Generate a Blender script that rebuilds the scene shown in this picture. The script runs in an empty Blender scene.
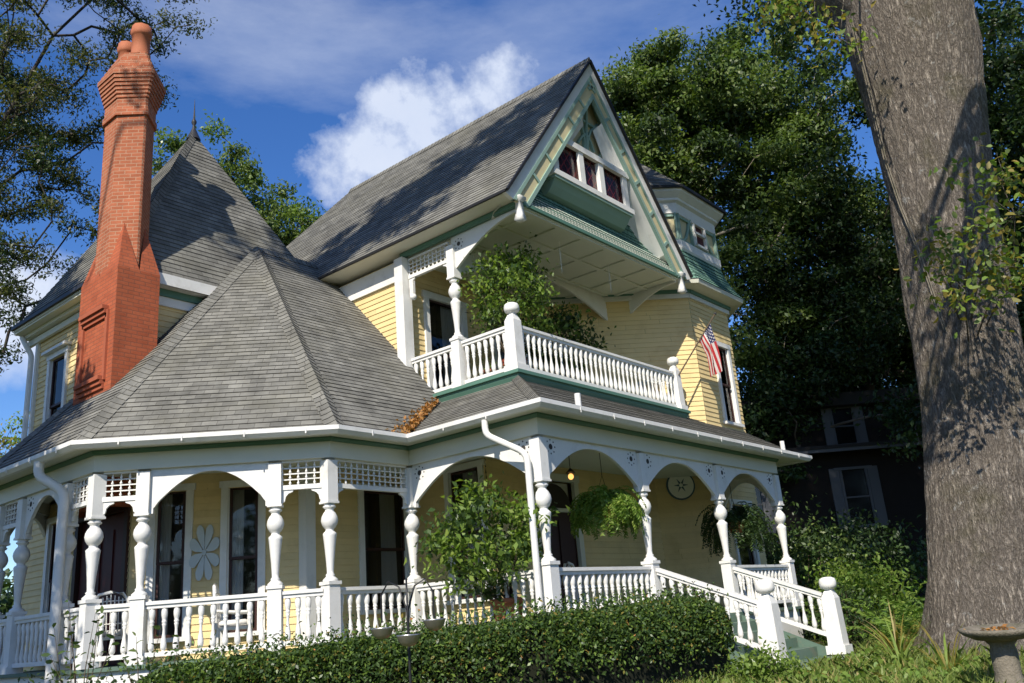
import bpy, math, random
import numpy as np
from mathutils import Vector as V, Matrix, noise as mnoise

random.seed(7)
RNG = np.random.default_rng(11)
SC = bpy.context.scene
COL = SC.collection
PI = math.pi

# ------------------------------------------------------------------ camera, sky, sun, exposure
cd = bpy.data.cameras.new("camera")
cam = bpy.data.objects.new("camera", cd)
COL.objects.link(cam)
CR = V((0.6476558, -0.7578670, -0.0786103)); CU = V((-0.1817245, -0.2538394, 0.9500220)); CF = V((0.7399447, 0.6010018, 0.3021235))
CL = V((-10.238959, -7.981146, 0.168072))
mw = Matrix.Identity(4)
for r in range(3):
    mw[r][0] = CR[r]; mw[r][1] = CU[r]; mw[r][2] = -CF[r]; mw[r][3] = CL[r]
cam.matrix_world = mw
cd.sensor_width = 36.0
cd.lens = 36.0 * 879.7 / 1024.0
cd.clip_start = 0.1
cd.clip_end = 2000
SC.camera = cam

SUN = V((-1.0, -0.42, 0.92)).normalized()          # towards the sun
w = bpy.data.worlds.new("World"); SC.world = w
w.use_nodes = True
nt = w.node_tree; nt.nodes.clear()
def N(t, kind, **kw):
    n = t.nodes.new(kind)
    for k, v in kw.items():
        if k in n.inputs: n.inputs[k].default_value = v
        else: setattr(n, k, v)
    return n
def sky_world():
    L = nt.links.new
    sky = N(nt, 'ShaderNodeTexSky', sky_type='NISHITA', sun_disc=False)
    sky.sun_elevation = math.asin(SUN.z); sky.sun_rotation = math.atan2(SUN.x, SUN.y)
    sky.air_density = 1.0; sky.dust_density = 0.2; sky.ozone_density = 3.5
    hs = N(nt, 'ShaderNodeHueSaturation', Saturation=1.26, Value=1.0); hs.inputs['Hue'].default_value = 0.512
    L(sky.outputs[0], hs.inputs['Color'])
    bg = N(nt, 'ShaderNodeBackground', Strength=SKY)
    L(hs.outputs[0], bg.inputs['Color'])
    tc = N(nt, 'ShaderNodeTexCoord')
    def dirpx(x, y):
        return (CF * 879.7 + CR * (x - 512) - CU * (y - 341.5)).normalized()
    nz = N(nt, 'ShaderNodeTexNoise', Scale=6.0, Detail=12.0, Roughness=0.6); L(tc.outputs['Generated'], nz.inputs['Vector'])
    nz2 = N(nt, 'ShaderNodeTexNoise', Scale=3.0, Detail=10.0, Roughness=0.62)
    mp = N(nt, 'ShaderNodeMapping'); mp.inputs['Scale'].default_value = (1.0, 1.0, 3.2); mp.inputs['Rotation'].default_value = (0.25, -0.2, 0)
    L(tc.outputs['Generated'], mp.inputs['Vector']); L(mp.outputs[0], nz2.inputs['Vector'])
    def M(op, a, b=None, c=None, clamp=False):
        n = N(nt, 'ShaderNodeMath', operation=op, use_clamp=clamp)
        for i, x in enumerate((a, b, c)):
            if x is None: continue
            if isinstance(x, (int, float)): n.inputs[i].default_value = x
            else: L(x, n.inputs[i])
        return n.outputs[0]
    def blob(px, py, size, tilt_x, squash):
        # elongated soft region of the sky around one direction
        d = dirpx(px, py)
        up = V((0, 0, 1)); rt = d.cross(up).normalized(); up = rt.cross(d)
        ax = (rt * math.cos(tilt_x) + up * math.sin(tilt_x)); ay = (up * math.cos(tilt_x) - rt * math.sin(tilt_x))
        outs = []
        for a, s in ((ax, size), (ay, size * squash)):
            n = N(nt, 'ShaderNodeVectorMath', operation='DOT_PRODUCT'); n.inputs[1].default_value = a
            L(tc.outputs['Generated'], n.inputs[0])
            q = M('DIVIDE', n.outputs['Value'], s)
            outs.append(M('MULTIPLY', q, q))
        n = N(nt, 'ShaderNodeVectorMath', operation='DOT_PRODUCT'); n.inputs[1].default_value = d
        L(tc.outputs['Generated'], n.inputs[0])
        front = M('GREATER_THAN', n.outputs['Value'], 0.2)
        s = M('SUBTRACT', 1.0, M('ADD', outs[0], outs[1]))
        return M('MULTIPLY', s, front)
    def lump(b, gain, thr, soft, noise_out):
        v = M('ADD', M('MAXIMUM', b, -3.0), M('MULTIPLY', M('SUBTRACT', noise_out, 0.5), gain))
        return M('DIVIDE', M('SUBTRACT', v, thr), soft, clamp=True)
    c1 = lump(blob(425, 118, 0.15, 0.35, 0.5), 4.2, 0.2, 0.6, nz.outputs['Fac'])
    c2 = lump(blob(505, 85, 0.11, 0.3, 0.55), 4.0, 0.25, 0.6, nz.outputs['Fac'])
    c3 = lump(blob(10, 320, 0.17, 0.2, 0.45), 3.2, 0.15, 1.0, nz.outputs['Fac'])
    c4 = M('MULTIPLY', lump(blob(300, 22, 0.42, -0.12, 0.2), 3.2, 0.05, 1.7, nz2.outputs['Fac']), 0.6)
    c5 = M('MULTIPLY', lump(blob(560, 20, 0.2, 0.1, 0.4), 3.4, 0.2, 1.8, nz2.outputs['Fac']), 0.45)
    m = M('MAXIMUM', M('MAXIMUM', M('MAXIMUM', c1, c2), c3), M('MAXIMUM', c4, c5))
    m = M('MULTIPLY', m, 0.86)
    ramp = N(nt, 'ShaderNodeMix', data_type='RGBA'); ramp.inputs[6].default_value = (0.50, 0.60, 0.80, 1); ramp.inputs[7].default_value = (0.84, 0.87, 0.93, 1)
    L(nz.outputs['Fac'], ramp.inputs[0])
    bc = N(nt, 'ShaderNodeBackground', Strength=0.98); L(ramp.outputs[2], bc.inputs['Color'])
    mix = N(nt, 'ShaderNodeMixShader'); L(m, mix.inputs[0]); L(bg.outputs[0], mix.inputs[1]); L(bc.outputs[0], mix.inputs[2])
    out = N(nt, 'ShaderNodeOutputWorld'); L(mix.outputs[0], out.inputs['Surface'])
SKY = 0.14
sky_world()
sl = bpy.data.lights.new("sun", 'SUN'); sl.energy = 5.0; sl.angle = math.radians(0.5); sl.color = (1.0, 0.93, 0.82)
so = bpy.data.objects.new("sun", sl); COL.objects.link(so)
so.rotation_euler = (-SUN).to_track_quat('-Z', 'Y').to_euler(); so.location = (-20, -10, 30)
SC.view_settings.view_transform = 'Standard'; SC.view_settings.look = 'None'
SC.view_settings.exposure = 0.27; SC.view_settings.gamma = 1.0; SC.view_settings.use_curve_mapping = False
SC.render.engine = 'CYCLES'
SC.cycles.use_denoising = True
SC.cycles.max_bounces = 6; SC.cycles.diffuse_bounces = 3; SC.cycles.glossy_bounces = 3; SC.cycles.transparent_max_bounces = 8; SC.cycles.transmission_bounces = 4

# ------------------------------------------------------------------ materials
M = {}
def mat(name, col, rough=0.6, var=0.0, vscale=3.0, bump=0.0, bscale=40.0, spec=0.3, metal=0.0, dirt=None, dscale=1.5, dlo=0.55, dhi=0.75, damt=1.0, isl=0.0):
    m = bpy.data.materials.new(name); m.use_nodes = True
    t = m.node_tree; L = t.links.new
    p = t.nodes['Principled BSDF']
    p.inputs['Roughness'].default_value = rough; p.inputs['Metallic'].default_value = metal
    p.inputs['Specular IOR Level'].default_value = spec
    p.inputs['Base Color'].default_value = (*col, 1)
    ge_ = N(t, 'ShaderNodeNewGeometry'); tc = type('o', (), {})(); tc.outputs = {'Object': ge_.outputs['Position']}
    last = None
    if var > 0:
        nz = N(t, 'ShaderNodeTexNoise', Scale=vscale, Detail=6.0, Roughness=0.6); L(tc.outputs['Object'], nz.inputs['Vector'])
        mx = N(t, 'ShaderNodeMix', data_type='RGBA')
        mx.inputs[6].default_value = (*[c * (1 - var) for c in col], 1); mx.inputs[7].default_value = (*[min(1, c * (1 + var)) for c in col], 1)
        L(nz.outputs['Fac'], mx.inputs[0]); last = mx.outputs[2]
    if dirt is not None:
        nz = N(t, 'ShaderNodeTexNoise', Scale=dscale, Detail=8.0, Roughness=0.68); L(tc.outputs['Object'], nz.inputs['Vector'])
        mr = N(t, 'ShaderNodeMapRange'); mr.inputs[1].default_value = dlo; mr.inputs[2].default_value = dhi; mr.inputs[4].default_value = damt
        L(nz.outputs['Fac'], mr.inputs[0])
        mx = N(t, 'ShaderNodeMix', data_type='RGBA')
        if last is not None: L(last, mx.inputs[6])
        else: mx.inputs[6].default_value = (*col, 1)
        mx.inputs[7].default_value = (*dirt, 1); L(mr.outputs[0], mx.inputs[0]); last = mx.outputs[2]
    if isl > 0:
        mr = N(t, 'ShaderNodeMapRange'); mr.inputs[3].default_value = 1 - isl; mr.inputs[4].default_value = 1 + isl; L(ge_.outputs['Random Per Island'], mr.inputs[0])
        mx = N(t, 'ShaderNodeMix', data_type='RGBA', blend_type='MULTIPLY'); mx.inputs[0].default_value = 1.0; L(last, mx.inputs[6]); L(mr.outputs[0], mx.inputs[7]); last = mx.outputs[2]
    if last is not None: L(last, p.inputs['Base Color'])
    if bump > 0:
        nz = N(t, 'ShaderNodeTexNoise', Scale=bscale, Detail=4.0); L(tc.outputs['Object'], nz.inputs['Vector'])
        b = N(t, 'ShaderNodeBump', Strength=bump, Distance=0.02); L(nz.outputs['Fac'], b.inputs['Height']); L(b.outputs[0], p.inputs['Normal'])
    M[name] = m
    return m
mat('white_paint', (0.76, 0.75, 0.71), 0.5, var=0.06, vscale=2.0, dirt=(0.50, 0.48, 0.42), dscale=2.6, dlo=0.52, dhi=0.8, damt=0.65, bump=0.08)
mat('cream_paint', (0.68, 0.67, 0.56), 0.55, var=0.05, vscale=2.0)
mat('yellow_siding', (0.76, 0.59, 0.29), 0.6, var=0.07, vscale=1.5, dirt=(0.52, 0.38, 0.17), dscale=2.2, dlo=0.5, dhi=0.85, damt=0.7, bump=0.06, isl=0.05)
mat('yellow_panel', (0.60, 0.52, 0.31), 0.6, var=0.06)
mat('green_trim', (0.095, 0.20, 0.15), 0.5, var=0.12, vscale=2.5)
mat('sage_trim', (0.25, 0.37, 0.31), 0.55, var=0.12, vscale=2.5)
mat('pale_green', (0.66, 0.68, 0.58), 0.6, var=0.05)
mat('floor_green', (0.11, 0.17, 0.13), 0.5, var=0.2, vscale=4, dirt=(0.22, 0.19, 0.14), dscale=3.0)
mat('black_metal', (0.015, 0.015, 0.016), 0.45, spec=0.4)
mat('hole_shade', (0.06, 0.055, 0.05), 0.9)
mat('dark_sash', (0.045, 0.018, 0.014), 0.45)
mat('maroon', (0.07, 0.012, 0.012), 0.45)
mat('curtain', (0.62, 0.60, 0.56), 0.9)
mat('room_dark', (0.05, 0.042, 0.035), 0.95)
mat('terracotta', (0.42, 0.15, 0.07), 0.8, var=0.15, vscale=8)
mat('red_pot', (0.45, 0.09, 0.05), 0.6, var=0.1)
mat('pot_clay', (0.40, 0.135, 0.065), 0.75, var=0.12, vscale=5)
mat('lead', (0.035, 0.035, 0.037), 0.5)
mat('drip_edge', (0.02, 0.02, 0.02), 0.5)
mat('concrete', (0.20, 0.175, 0.135), 0.9, var=0.3, vscale=14, bump=0.7, bscale=55, dirt=(0.09, 0.085, 0.05), dscale=5, dlo=0.45, dhi=0.7)
mat('bowl_metal', (0.45, 0.43, 0.40), 0.32, metal=0.85, var=0.2, vscale=8)
mat('wicker', (0.72, 0.71, 0.67), 0.7)
mat('cloth_white', (0.72, 0.70, 0.66), 0.9)
mat('petal', (0.55, 0.60, 0.60), 0.6, var=0.1)
mat('clock_face', (0.88, 0.87, 0.78), 0.6)
mat('clock_blue', (0.09, 0.15, 0.19), 0.6)
mat('far_wall', (0.018, 0.014, 0.012), 0.9, var=0.3, vscale=2)  # darkened to carry the neighbour house's deep shade
mat('far_trim', (0.11, 0.115, 0.125), 0.7)  # frame colour darkened for the same shade
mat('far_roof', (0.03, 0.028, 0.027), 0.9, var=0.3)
mat('stem', (0.10, 0.075, 0.05), 0.9, var=0.3, vscale=10)
mat('bark_grey', (0.17, 0.14, 0.11), 0.95, var=0.4, vscale=6, bump=0.6, bscale=18)
mat('bark_dark', (0.055, 0.047, 0.04), 0.95, var=0.4, vscale=6)
mat('bark_pale', (0.30, 0.26, 0.20), 0.95, var=0.4, vscale=4, bump=0.5, bscale=15)
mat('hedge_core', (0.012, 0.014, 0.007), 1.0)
mat('dry_leaf', (0.42, 0.20, 0.06), 0.8, var=0.3, vscale=20)

def glass(name, tint, transp):
    m = bpy.data.materials.new(name); m.use_nodes = True
    t = m.node_tree; t.nodes.clear(); L = t.links.new
    tr = N(t, 'ShaderNodeBsdfTransparent', Color=(*tint, 1)); gl = N(t, 'ShaderNodeBsdfGlossy', Roughness=0.03, Color=(0.9, 0.9, 0.9, 1))
    fr = N(t, 'ShaderNodeFresnel', IOR=1.5)
    mx = N(t, 'ShaderNodeMixShader'); L(fr.outputs[0], mx.inputs[0]); L(tr.outputs[0], mx.inputs[1]); L(gl.outputs[0], mx.inputs[2])
    o = N(t, 'ShaderNodeOutputMaterial'); L(mx.outputs[0], o.inputs[0]); M[name] = m
glass('glass', (0.72, 0.74, 0.74), 0.7)

def tabs(name, c1, c2, mortar, bw, bh, msize, bump=0.4, rough=0.9, var=0.35, nscale=2.2, tint=None):
    m = bpy.data.materials.new(name); m.use_nodes = True
    t = m.node_tree; L = t.links.new; p = t.nodes['Principled BSDF']
    p.inputs['Roughness'].default_value = rough; p.inputs['Specular IOR Level'].default_value = 0.2
    uv = N(t, 'ShaderNodeUVMap'); uv.uv_map = 'uv'
    br = N(t, 'ShaderNodeTexBrick', offset=0.5, squash=1.0)
    br.inputs['Color1'].default_value = (*c1, 1); br.inputs['Color2'].default_value = (*c2, 1); br.inputs['Mortar'].default_value = (*mortar, 1)
    br.inputs['Scale'].default_value = 1.0; br.inputs['Brick Width'].default_value = bw; br.inputs['Row Height'].default_value = bh
    br.inputs['Mortar Size'].default_value = msize; br.inputs['Bias'].default_value = 0.0; br.inputs['Mortar Smooth'].default_value = 0.2
    L(uv.outputs[0], br.inputs['Vector'])
    tc = N(t, 'ShaderNodeTexCoord')
    nz = N(t, 'ShaderNodeTexNoise', Scale=nscale, Detail=8.0, Roughness=0.65); L(tc.outputs['Object'], nz.inputs['Vector'])
    mr = N(t, 'ShaderNodeMapRange'); mr.inputs[1].default_value = 0.3; mr.inputs[2].default_value = 0.7; mr.inputs[3].default_value = 1 - var; mr.inputs[4].default_value = 1 + var
    L(nz.outputs['Fac'], mr.inputs[0])
    mu = N(t, 'ShaderNodeMix', data_type='RGBA', blend_type='MULTIPLY'); mu.inputs[0].default_value = 1.0
    L(br.outputs['Color'], mu.inputs[6]); L(mr.outputs[0], mu.inputs[7])
    col = mu.outputs[2]
    if tint is not None:
        n3 = N(t, 'ShaderNodeTexNoise', Scale=0.9, Detail=5.0, Roughness=0.6); L(tc.outputs['Object'], n3.inputs['Vector'])
        r3 = N(t, 'ShaderNodeMapRange'); r3.inputs[1].default_value = 0.48; r3.inputs[2].default_value = 0.75; r3.inputs[4].default_value = 0.55; L(n3.outputs['Fac'], r3.inputs[0])
        m3 = N(t, 'ShaderNodeMix', data_type='RGBA'); L(r3.outputs[0], m3.inputs[0]); L(col, m3.inputs[6]); m3.inputs[7].default_value = (*tint, 1); col = m3.outputs[2]
    L(col, p.inputs['Base Color'])
    gr = N(t, 'ShaderNodeTexNoise', Scale=160.0, Detail=3.0); L(tc.outputs['Object'], gr.inputs['Vector'])
    ad = N(t, 'ShaderNodeMath', operation='MULTIPLY_ADD'); L(br.outputs['Fac'], ad.inputs[0]); ad.inputs[1].default_value = -1.0; L(gr.outputs['Fac'], ad.inputs[2])
    b = N(t, 'ShaderNodeBump', Strength=bump, Distance=0.01); L(ad.outputs[0], b.inputs['Height']); L(b.outputs[0], p.inputs['Normal'])
    M[name] = m
EXP = 0.125
tabs('shingle', (0.215, 0.21, 0.185), (0.145, 0.142, 0.126), (0.085, 0.08, 0.07), 0.23, EXP, 0.004, tint=(0.165, 0.157, 0.12))
tabs('green_shingle', (0.17, 0.30, 0.235), (0.12, 0.24, 0.185), (0.03, 0.07, 0.05), 0.16, 0.13, 0.010, var=0.2)
tabs('brick_base', (0.43, 0.115, 0.052), (0.37, 0.092, 0.042), (0.27, 0.09, 0.05), 0.21, 0.074, 0.009, bump=0.4, var=0.16, nscale=3.0)
tabs('brick', (0.42, 0.138, 0.07), (0.335, 0.105, 0.052), (0.42, 0.235, 0.15), 0.21, 0.074, 0.009, bump=0.5, var=0.16, nscale=3.0)

def leafmat(name, c1, c2, trans=0.35, rough=0.45):
    m = bpy.data.materials.new(name); m.use_nodes = True
    t = m.node_tree; t.nodes.clear(); L = t.links.new
    ge = N(t, 'ShaderNodeNewGeometry')
    mx = N(t, 'ShaderNodeMix', data_type='RGBA'); mx.inputs[6].default_value = (*c1, 1); mx.inputs[7].default_value = (*c2, 1)
    L(ge.outputs['Random Per Island'], mx.inputs[0])
    p = N(t, 'ShaderNodeBsdfPrincipled', Roughness=rough); p.inputs['Specular IOR Level'].default_value = 0.35
    L(mx.outputs[2], p.inputs['Base Color'])
    tl = N(t, 'ShaderNodeBsdfTranslucent')
    br = N(t, 'ShaderNodeMix', data_type='RGBA', blend_type='MULTIPLY'); br.inputs[0].default_value = 1.0; br.inputs[7].default_value = (1.5, 1.7, 0.7, 1)
    L(mx.outputs[2], br.inputs[6]); L(br.outputs[2], tl.inputs['Color'])
    ms = N(t, 'ShaderNodeMixShader'); ms.inputs[0].default_value = trans; L(p.outputs[0], ms.inputs[1]); L(tl.outputs[0], ms.inputs[2])
    o = N(t, 'ShaderNodeOutputMaterial'); L(ms.outputs[0], o.inputs[0]); M[name] = m
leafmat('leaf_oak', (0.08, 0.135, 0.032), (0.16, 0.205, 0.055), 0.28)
leafmat('leaf_dark', (0.022, 0.042, 0.012), (0.045, 0.075, 0.02), 0.25)  # also puts shade into the colour of the dark background trees
leafmat('leaf_pecan', (0.055, 0.075, 0.022), (0.115, 0.11, 0.038), 0.4)
leafmat('leaf_hedge', (0.03, 0.062, 0.018), (0.075, 0.125, 0.032), 0.2, 0.42)
leafmat('leaf_ficus', (0.10, 0.165, 0.03), (0.18, 0.265, 0.05), 0.3, 0.35)
leafmat('leaf_fern', (0.13, 0.23, 0.04), (0.20, 0.31, 0.06), 0.35, 0.5)
leafmat('leaf_lime', (0.14, 0.23, 0.04), (0.25, 0.32, 0.065), 0.35, 0.5)
leafmat('leaf_yellow', (0.16, 0.16, 0.03), (0.30, 0.22, 0.05), 0.35, 0.5)
leafmat('leaf_rust', (0.30, 0.13, 0.035), (0.48, 0.25, 0.08), 0.15, 0.7)
leafmat('grass_blade', (0.13, 0.20, 0.04), (0.24, 0.28, 0.07), 0.3, 0.5)
leafmat('grass_dry', (0.30, 0.24, 0.09), (0.42, 0.34, 0.14), 0.3, 0.6)

def oak_bark():
    m = bpy.data.materials.new('oak_bark'); m.use_nodes = True
    t = m.node_tree; L = t.links.new; p = t.nodes['Principled BSDF']; p.inputs['Roughness'].default_value = 0.95; p.inputs['Specular IOR Level'].default_value = 0.1
    tc = N(t, 'ShaderNodeTexCoord')
    mp = N(t, 'ShaderNodeMapping'); mp.inputs['Scale'].default_value = (1, 1, 0.27); L(tc.outputs['Object'], mp.inputs['Vector'])
    wq = N(t, 'ShaderNodeTexNoise', Scale=2.2, Detail=3.0); L(tc.outputs['Object'], wq.inputs['Vector'])
    mxv = N(t, 'ShaderNodeMix', data_type='VECTOR'); mxv.inputs[0].default_value = 0.05; L(mp.outputs[0], mxv.inputs[4]); L(wq.outputs['Color'], mxv.inputs[5])
    def ridge(scale, detail):
        q = N(t, 'ShaderNodeTexNoise', Scale=scale, Detail=detail, Roughness=0.62); L(mxv.outputs[1], q.inputs['Vector'])
        a = N(t, 'ShaderNodeMath', operation='SUBTRACT'); L(q.outputs['Fac'], a.inputs[0]); a.inputs[1].default_value = 0.5
        b = N(t, 'ShaderNodeMath', operation='ABSOLUTE'); L(a.outputs[0], b.inputs[0]); return b
    r_a = ridge(15.0, 5.0); r_b = ridge(34.0, 4.0)
    sm = N(t, 'ShaderNodeMath', operation='MULTIPLY_ADD'); L(r_b.outputs[0], sm.inputs[0]); sm.inputs[1].default_value = 0.7; L(r_a.outputs[0], sm.inputs[2])
    cr = N(t, 'ShaderNodeMapRange'); cr.inputs[1].default_value = 0.0; cr.inputs[2].default_value = 0.22; L(sm.outputs[0], cr.inputs[0])
    fine = N(t, 'ShaderNodeTexNoise', Scale=60.0, Detail=6.0, Roughness=0.75); mp2 = N(t, 'ShaderNodeMapping'); mp2.inputs['Scale'].default_value = (1, 1, 0.5); L(tc.outputs['Object'], mp2.inputs['Vector']); L(mp2.outputs[0], fine.inputs['Vector'])
    c = N(t, 'ShaderNodeMix', data_type='RGBA'); c.inputs[6].default_value = (0.125, 0.105, 0.086, 1); c.inputs[7].default_value = (0.45, 0.39, 0.32, 1)
    hh = N(t, 'ShaderNodeMath', operation='MULTIPLY'); L(cr.outputs[0], hh.inputs[0]); L(fine.outputs['Fac'], hh.inputs[1])
    h2 = N(t, 'ShaderNodeMath', operation='MULTIPLY', use_clamp=True); L(hh.outputs[0], h2.inputs[0]); h2.inputs[1].default_value = 1.7
    L(h2.outputs[0], c.inputs[0])
    # moss and pale lichen patches
    n1 = N(t, 'ShaderNodeTexNoise', Scale=0.9, Detail=6.0, Roughness=0.65); L(tc.outputs['Object'], n1.inputs['Vector'])
    r1 = N(t, 'ShaderNodeMapRange'); r1.inputs[1].default_value = 0.52; r1.inputs[2].default_value = 0.70; r1.inputs[4].default_value = 0.7; L(n1.outputs['Fac'], r1.inputs[0])
    c2 = N(t, 'ShaderNodeMix', data_type='RGBA'); L(r1.outputs[0], c2.inputs[0]); L(c.outputs[2], c2.inputs[6]); c2.inputs[7].default_value = (0.11, 0.105, 0.04, 1)
    n2 = N(t, 'ShaderNodeTexNoise', Scale=5.5, Detail=7.0, Roughness=0.7); L(tc.outputs['Object'], n2.inputs['Vector'])
    r2 = N(t, 'ShaderNodeMapRange'); r2.inputs[1].default_value = 0.60; r2.inputs[2].default_value = 0.68; r2.inputs[4].default_value = 0.8; L(n2.outputs['Fac'], r2.inputs[0])
    c3 = N(t, 'ShaderNodeMix', data_type='RGBA'); L(r2.outputs[0], c3.inputs[0]); L(c2.outputs[2], c3.inputs[6]); c3.inputs[7].default_value = (0.50, 0.49, 0.45, 1)
    L(c3.outputs[2], p.inputs['Base Color'])
    ad = N(t, 'ShaderNodeMath', operation='MULTIPLY_ADD'); L(fine.outputs['Fac'], ad.inputs[0]); ad.inputs[1].default_value = 0.5; L(cr.outputs[0], ad.inputs[2])
    b = N(t, 'ShaderNodeBump', Strength=1.0, Distance=0.045); L(ad.outputs[0], b.inputs['Height']); L(b.outputs[0], p.inputs['Normal'])
    M['oak_bark'] = m
oak_bark()

def ground_mat():
    m = bpy.data.materials.new('lawn'); m.use_nodes = True
    t = m.node_tree; L = t.links.new; p = t.nodes['Principled BSDF']; p.inputs['Roughness'].default_value = 1.0; p.inputs['Specular IOR Level'].default_value = 0.1
    tc = N(t, 'ShaderNodeTexCoord')
    n1 = N(t, 'ShaderNodeTexNoise', Scale=1.3, Detail=9.0, Roughness=0.7); L(tc.outputs['Object'], n1.inputs['Vector'])
    cr = N(t, 'ShaderNodeValToRGB'); e = cr.color_ramp.elements
    e[0].position = 0.40; e[0].color = (0.035, 0.055, 0.015, 1); e[1].position = 0.62; e[1].color = (0.20, 0.15, 0.09, 1)
    x = e.new(0.52); x.color = (0.09, 0.10, 0.03, 1)
    L(n1.outputs['Fac'], cr.inputs[0]); L(cr.outputs[0], p.inputs['Base Color'])
    n2 = N(t, 'ShaderNodeTexNoise', Scale=30.0, Detail=6.0); L(tc.outputs['Object'], n2.inputs['Vector'])
    b = N(t, 'ShaderNodeBump', Strength=1.0, Distance=0.06); L(n2.outputs['Fac'], b.inputs['Height']); L(b.outputs[0], p.inputs['Normal'])
    M['lawn'] = m
ground_mat()

def flag_mat():
    m = bpy.data.materials.new('flag_cloth'); m.use_nodes = True
    t = m.node_tree; L = t.links.new; p = t.nodes['Principled BSDF']; p.inputs['Roughness'].default_value = 0.8
    uv = N(t, 'ShaderNodeUVMap'); uv.uv_map = 'uv'
    sx = N(t, 'ShaderNodeSeparateXYZ'); L(uv.outputs[0], sx.inputs[0])
    def Mt(op, a, b=None):
        n = N(t, 'ShaderNodeMath', operation=op)
        for i, x in enumerate((a, b)):
            if x is None: continue
            if isinstance(x, (int, float)): n.inputs[i].default_value = x
            else: L(x, n.inputs[i])
        return n.outputs[0]
    s = Mt('MODULO', Mt('FLOOR', Mt('MULTIPLY', sx.outputs[1], 12.999)), 2.0)
    c = N(t, 'ShaderNodeMix', data_type='RGBA'); L(s, c.inputs[0]); c.inputs[6].default_value = (0.50, 0.035, 0.04, 1); c.inputs[7].default_value = (0.74, 0.71, 0.68, 1)
    can = Mt('MULTIPLY', Mt('LESS_THAN', sx.outputs[0], 0.4), Mt('GREATER_THAN', sx.outputs[1], 6 / 13.0))
    # white stars: staggered dots in the canton
    u = Mt('MULTIPLY', sx.outputs[0], 5.5 / 0.4); v = Mt('MULTIPLY', Mt('SUBTRACT', sx.outputs[1], 6 / 13.0), 4.5 / (7 / 13.0) * 2)
    row = Mt('FLOOR', v); u2 = Mt('ADD', u, Mt('MULTIPLY', Mt('MODULO', row, 2.0), 0.5))
    du = Mt('SUBTRACT', Mt('FRACT', u2), 0.5); dv = Mt('MULTIPLY', Mt('SUBTRACT', Mt('FRACT', v), 0.5), 0.6)
    star = Mt('LESS_THAN', Mt('ADD', Mt('MULTIPLY', du, du), Mt('MULTIPLY', dv, dv)), 0.045)
    bc = N(t, 'ShaderNodeMix', data_type='RGBA'); L(star, bc.inputs[0]); bc.inputs[6].default_value = (0.02, 0.03, 0.12, 1); bc.inputs[7].default_value = (0.74, 0.72, 0.7, 1)
    c2 = N(t, 'ShaderNodeMix', data_type='RGBA'); L(can, c2.inputs[0]); L(c.outputs[2], c2.inputs[6]); L(bc.outputs[2], c2.inputs[7])
    L(c2.outputs[2], p.inputs['Base Color'])
    tl = N(t, 'ShaderNodeBsdfTranslucent'); L(c2.outputs[2], tl.inputs['Color'])
    ms = N(t, 'ShaderNodeMixShader'); ms.inputs[0].default_value = 0.25; L(p.outputs[0], ms.inputs[1]); L(tl.outputs[0], ms.inputs[2])
    L(ms.outputs[0], t.nodes['Material Output'].inputs[0])
    M['flag_cloth'] = m
flag_mat()
def emis(name, col, st):
    m = bpy.data.materials.new(name); m.use_nodes = True; p = m.node_tree.nodes['Principled BSDF']
    p.inputs['Base Color'].default_value = (*col, 1); p.inputs['Emission Color'].default_value = (*col, 1); p.inputs['Emission Strength'].default_value = st; M[name] = m
emis('lamp_glow', (1.0, 0.45, 0.12), 1.6)

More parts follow.
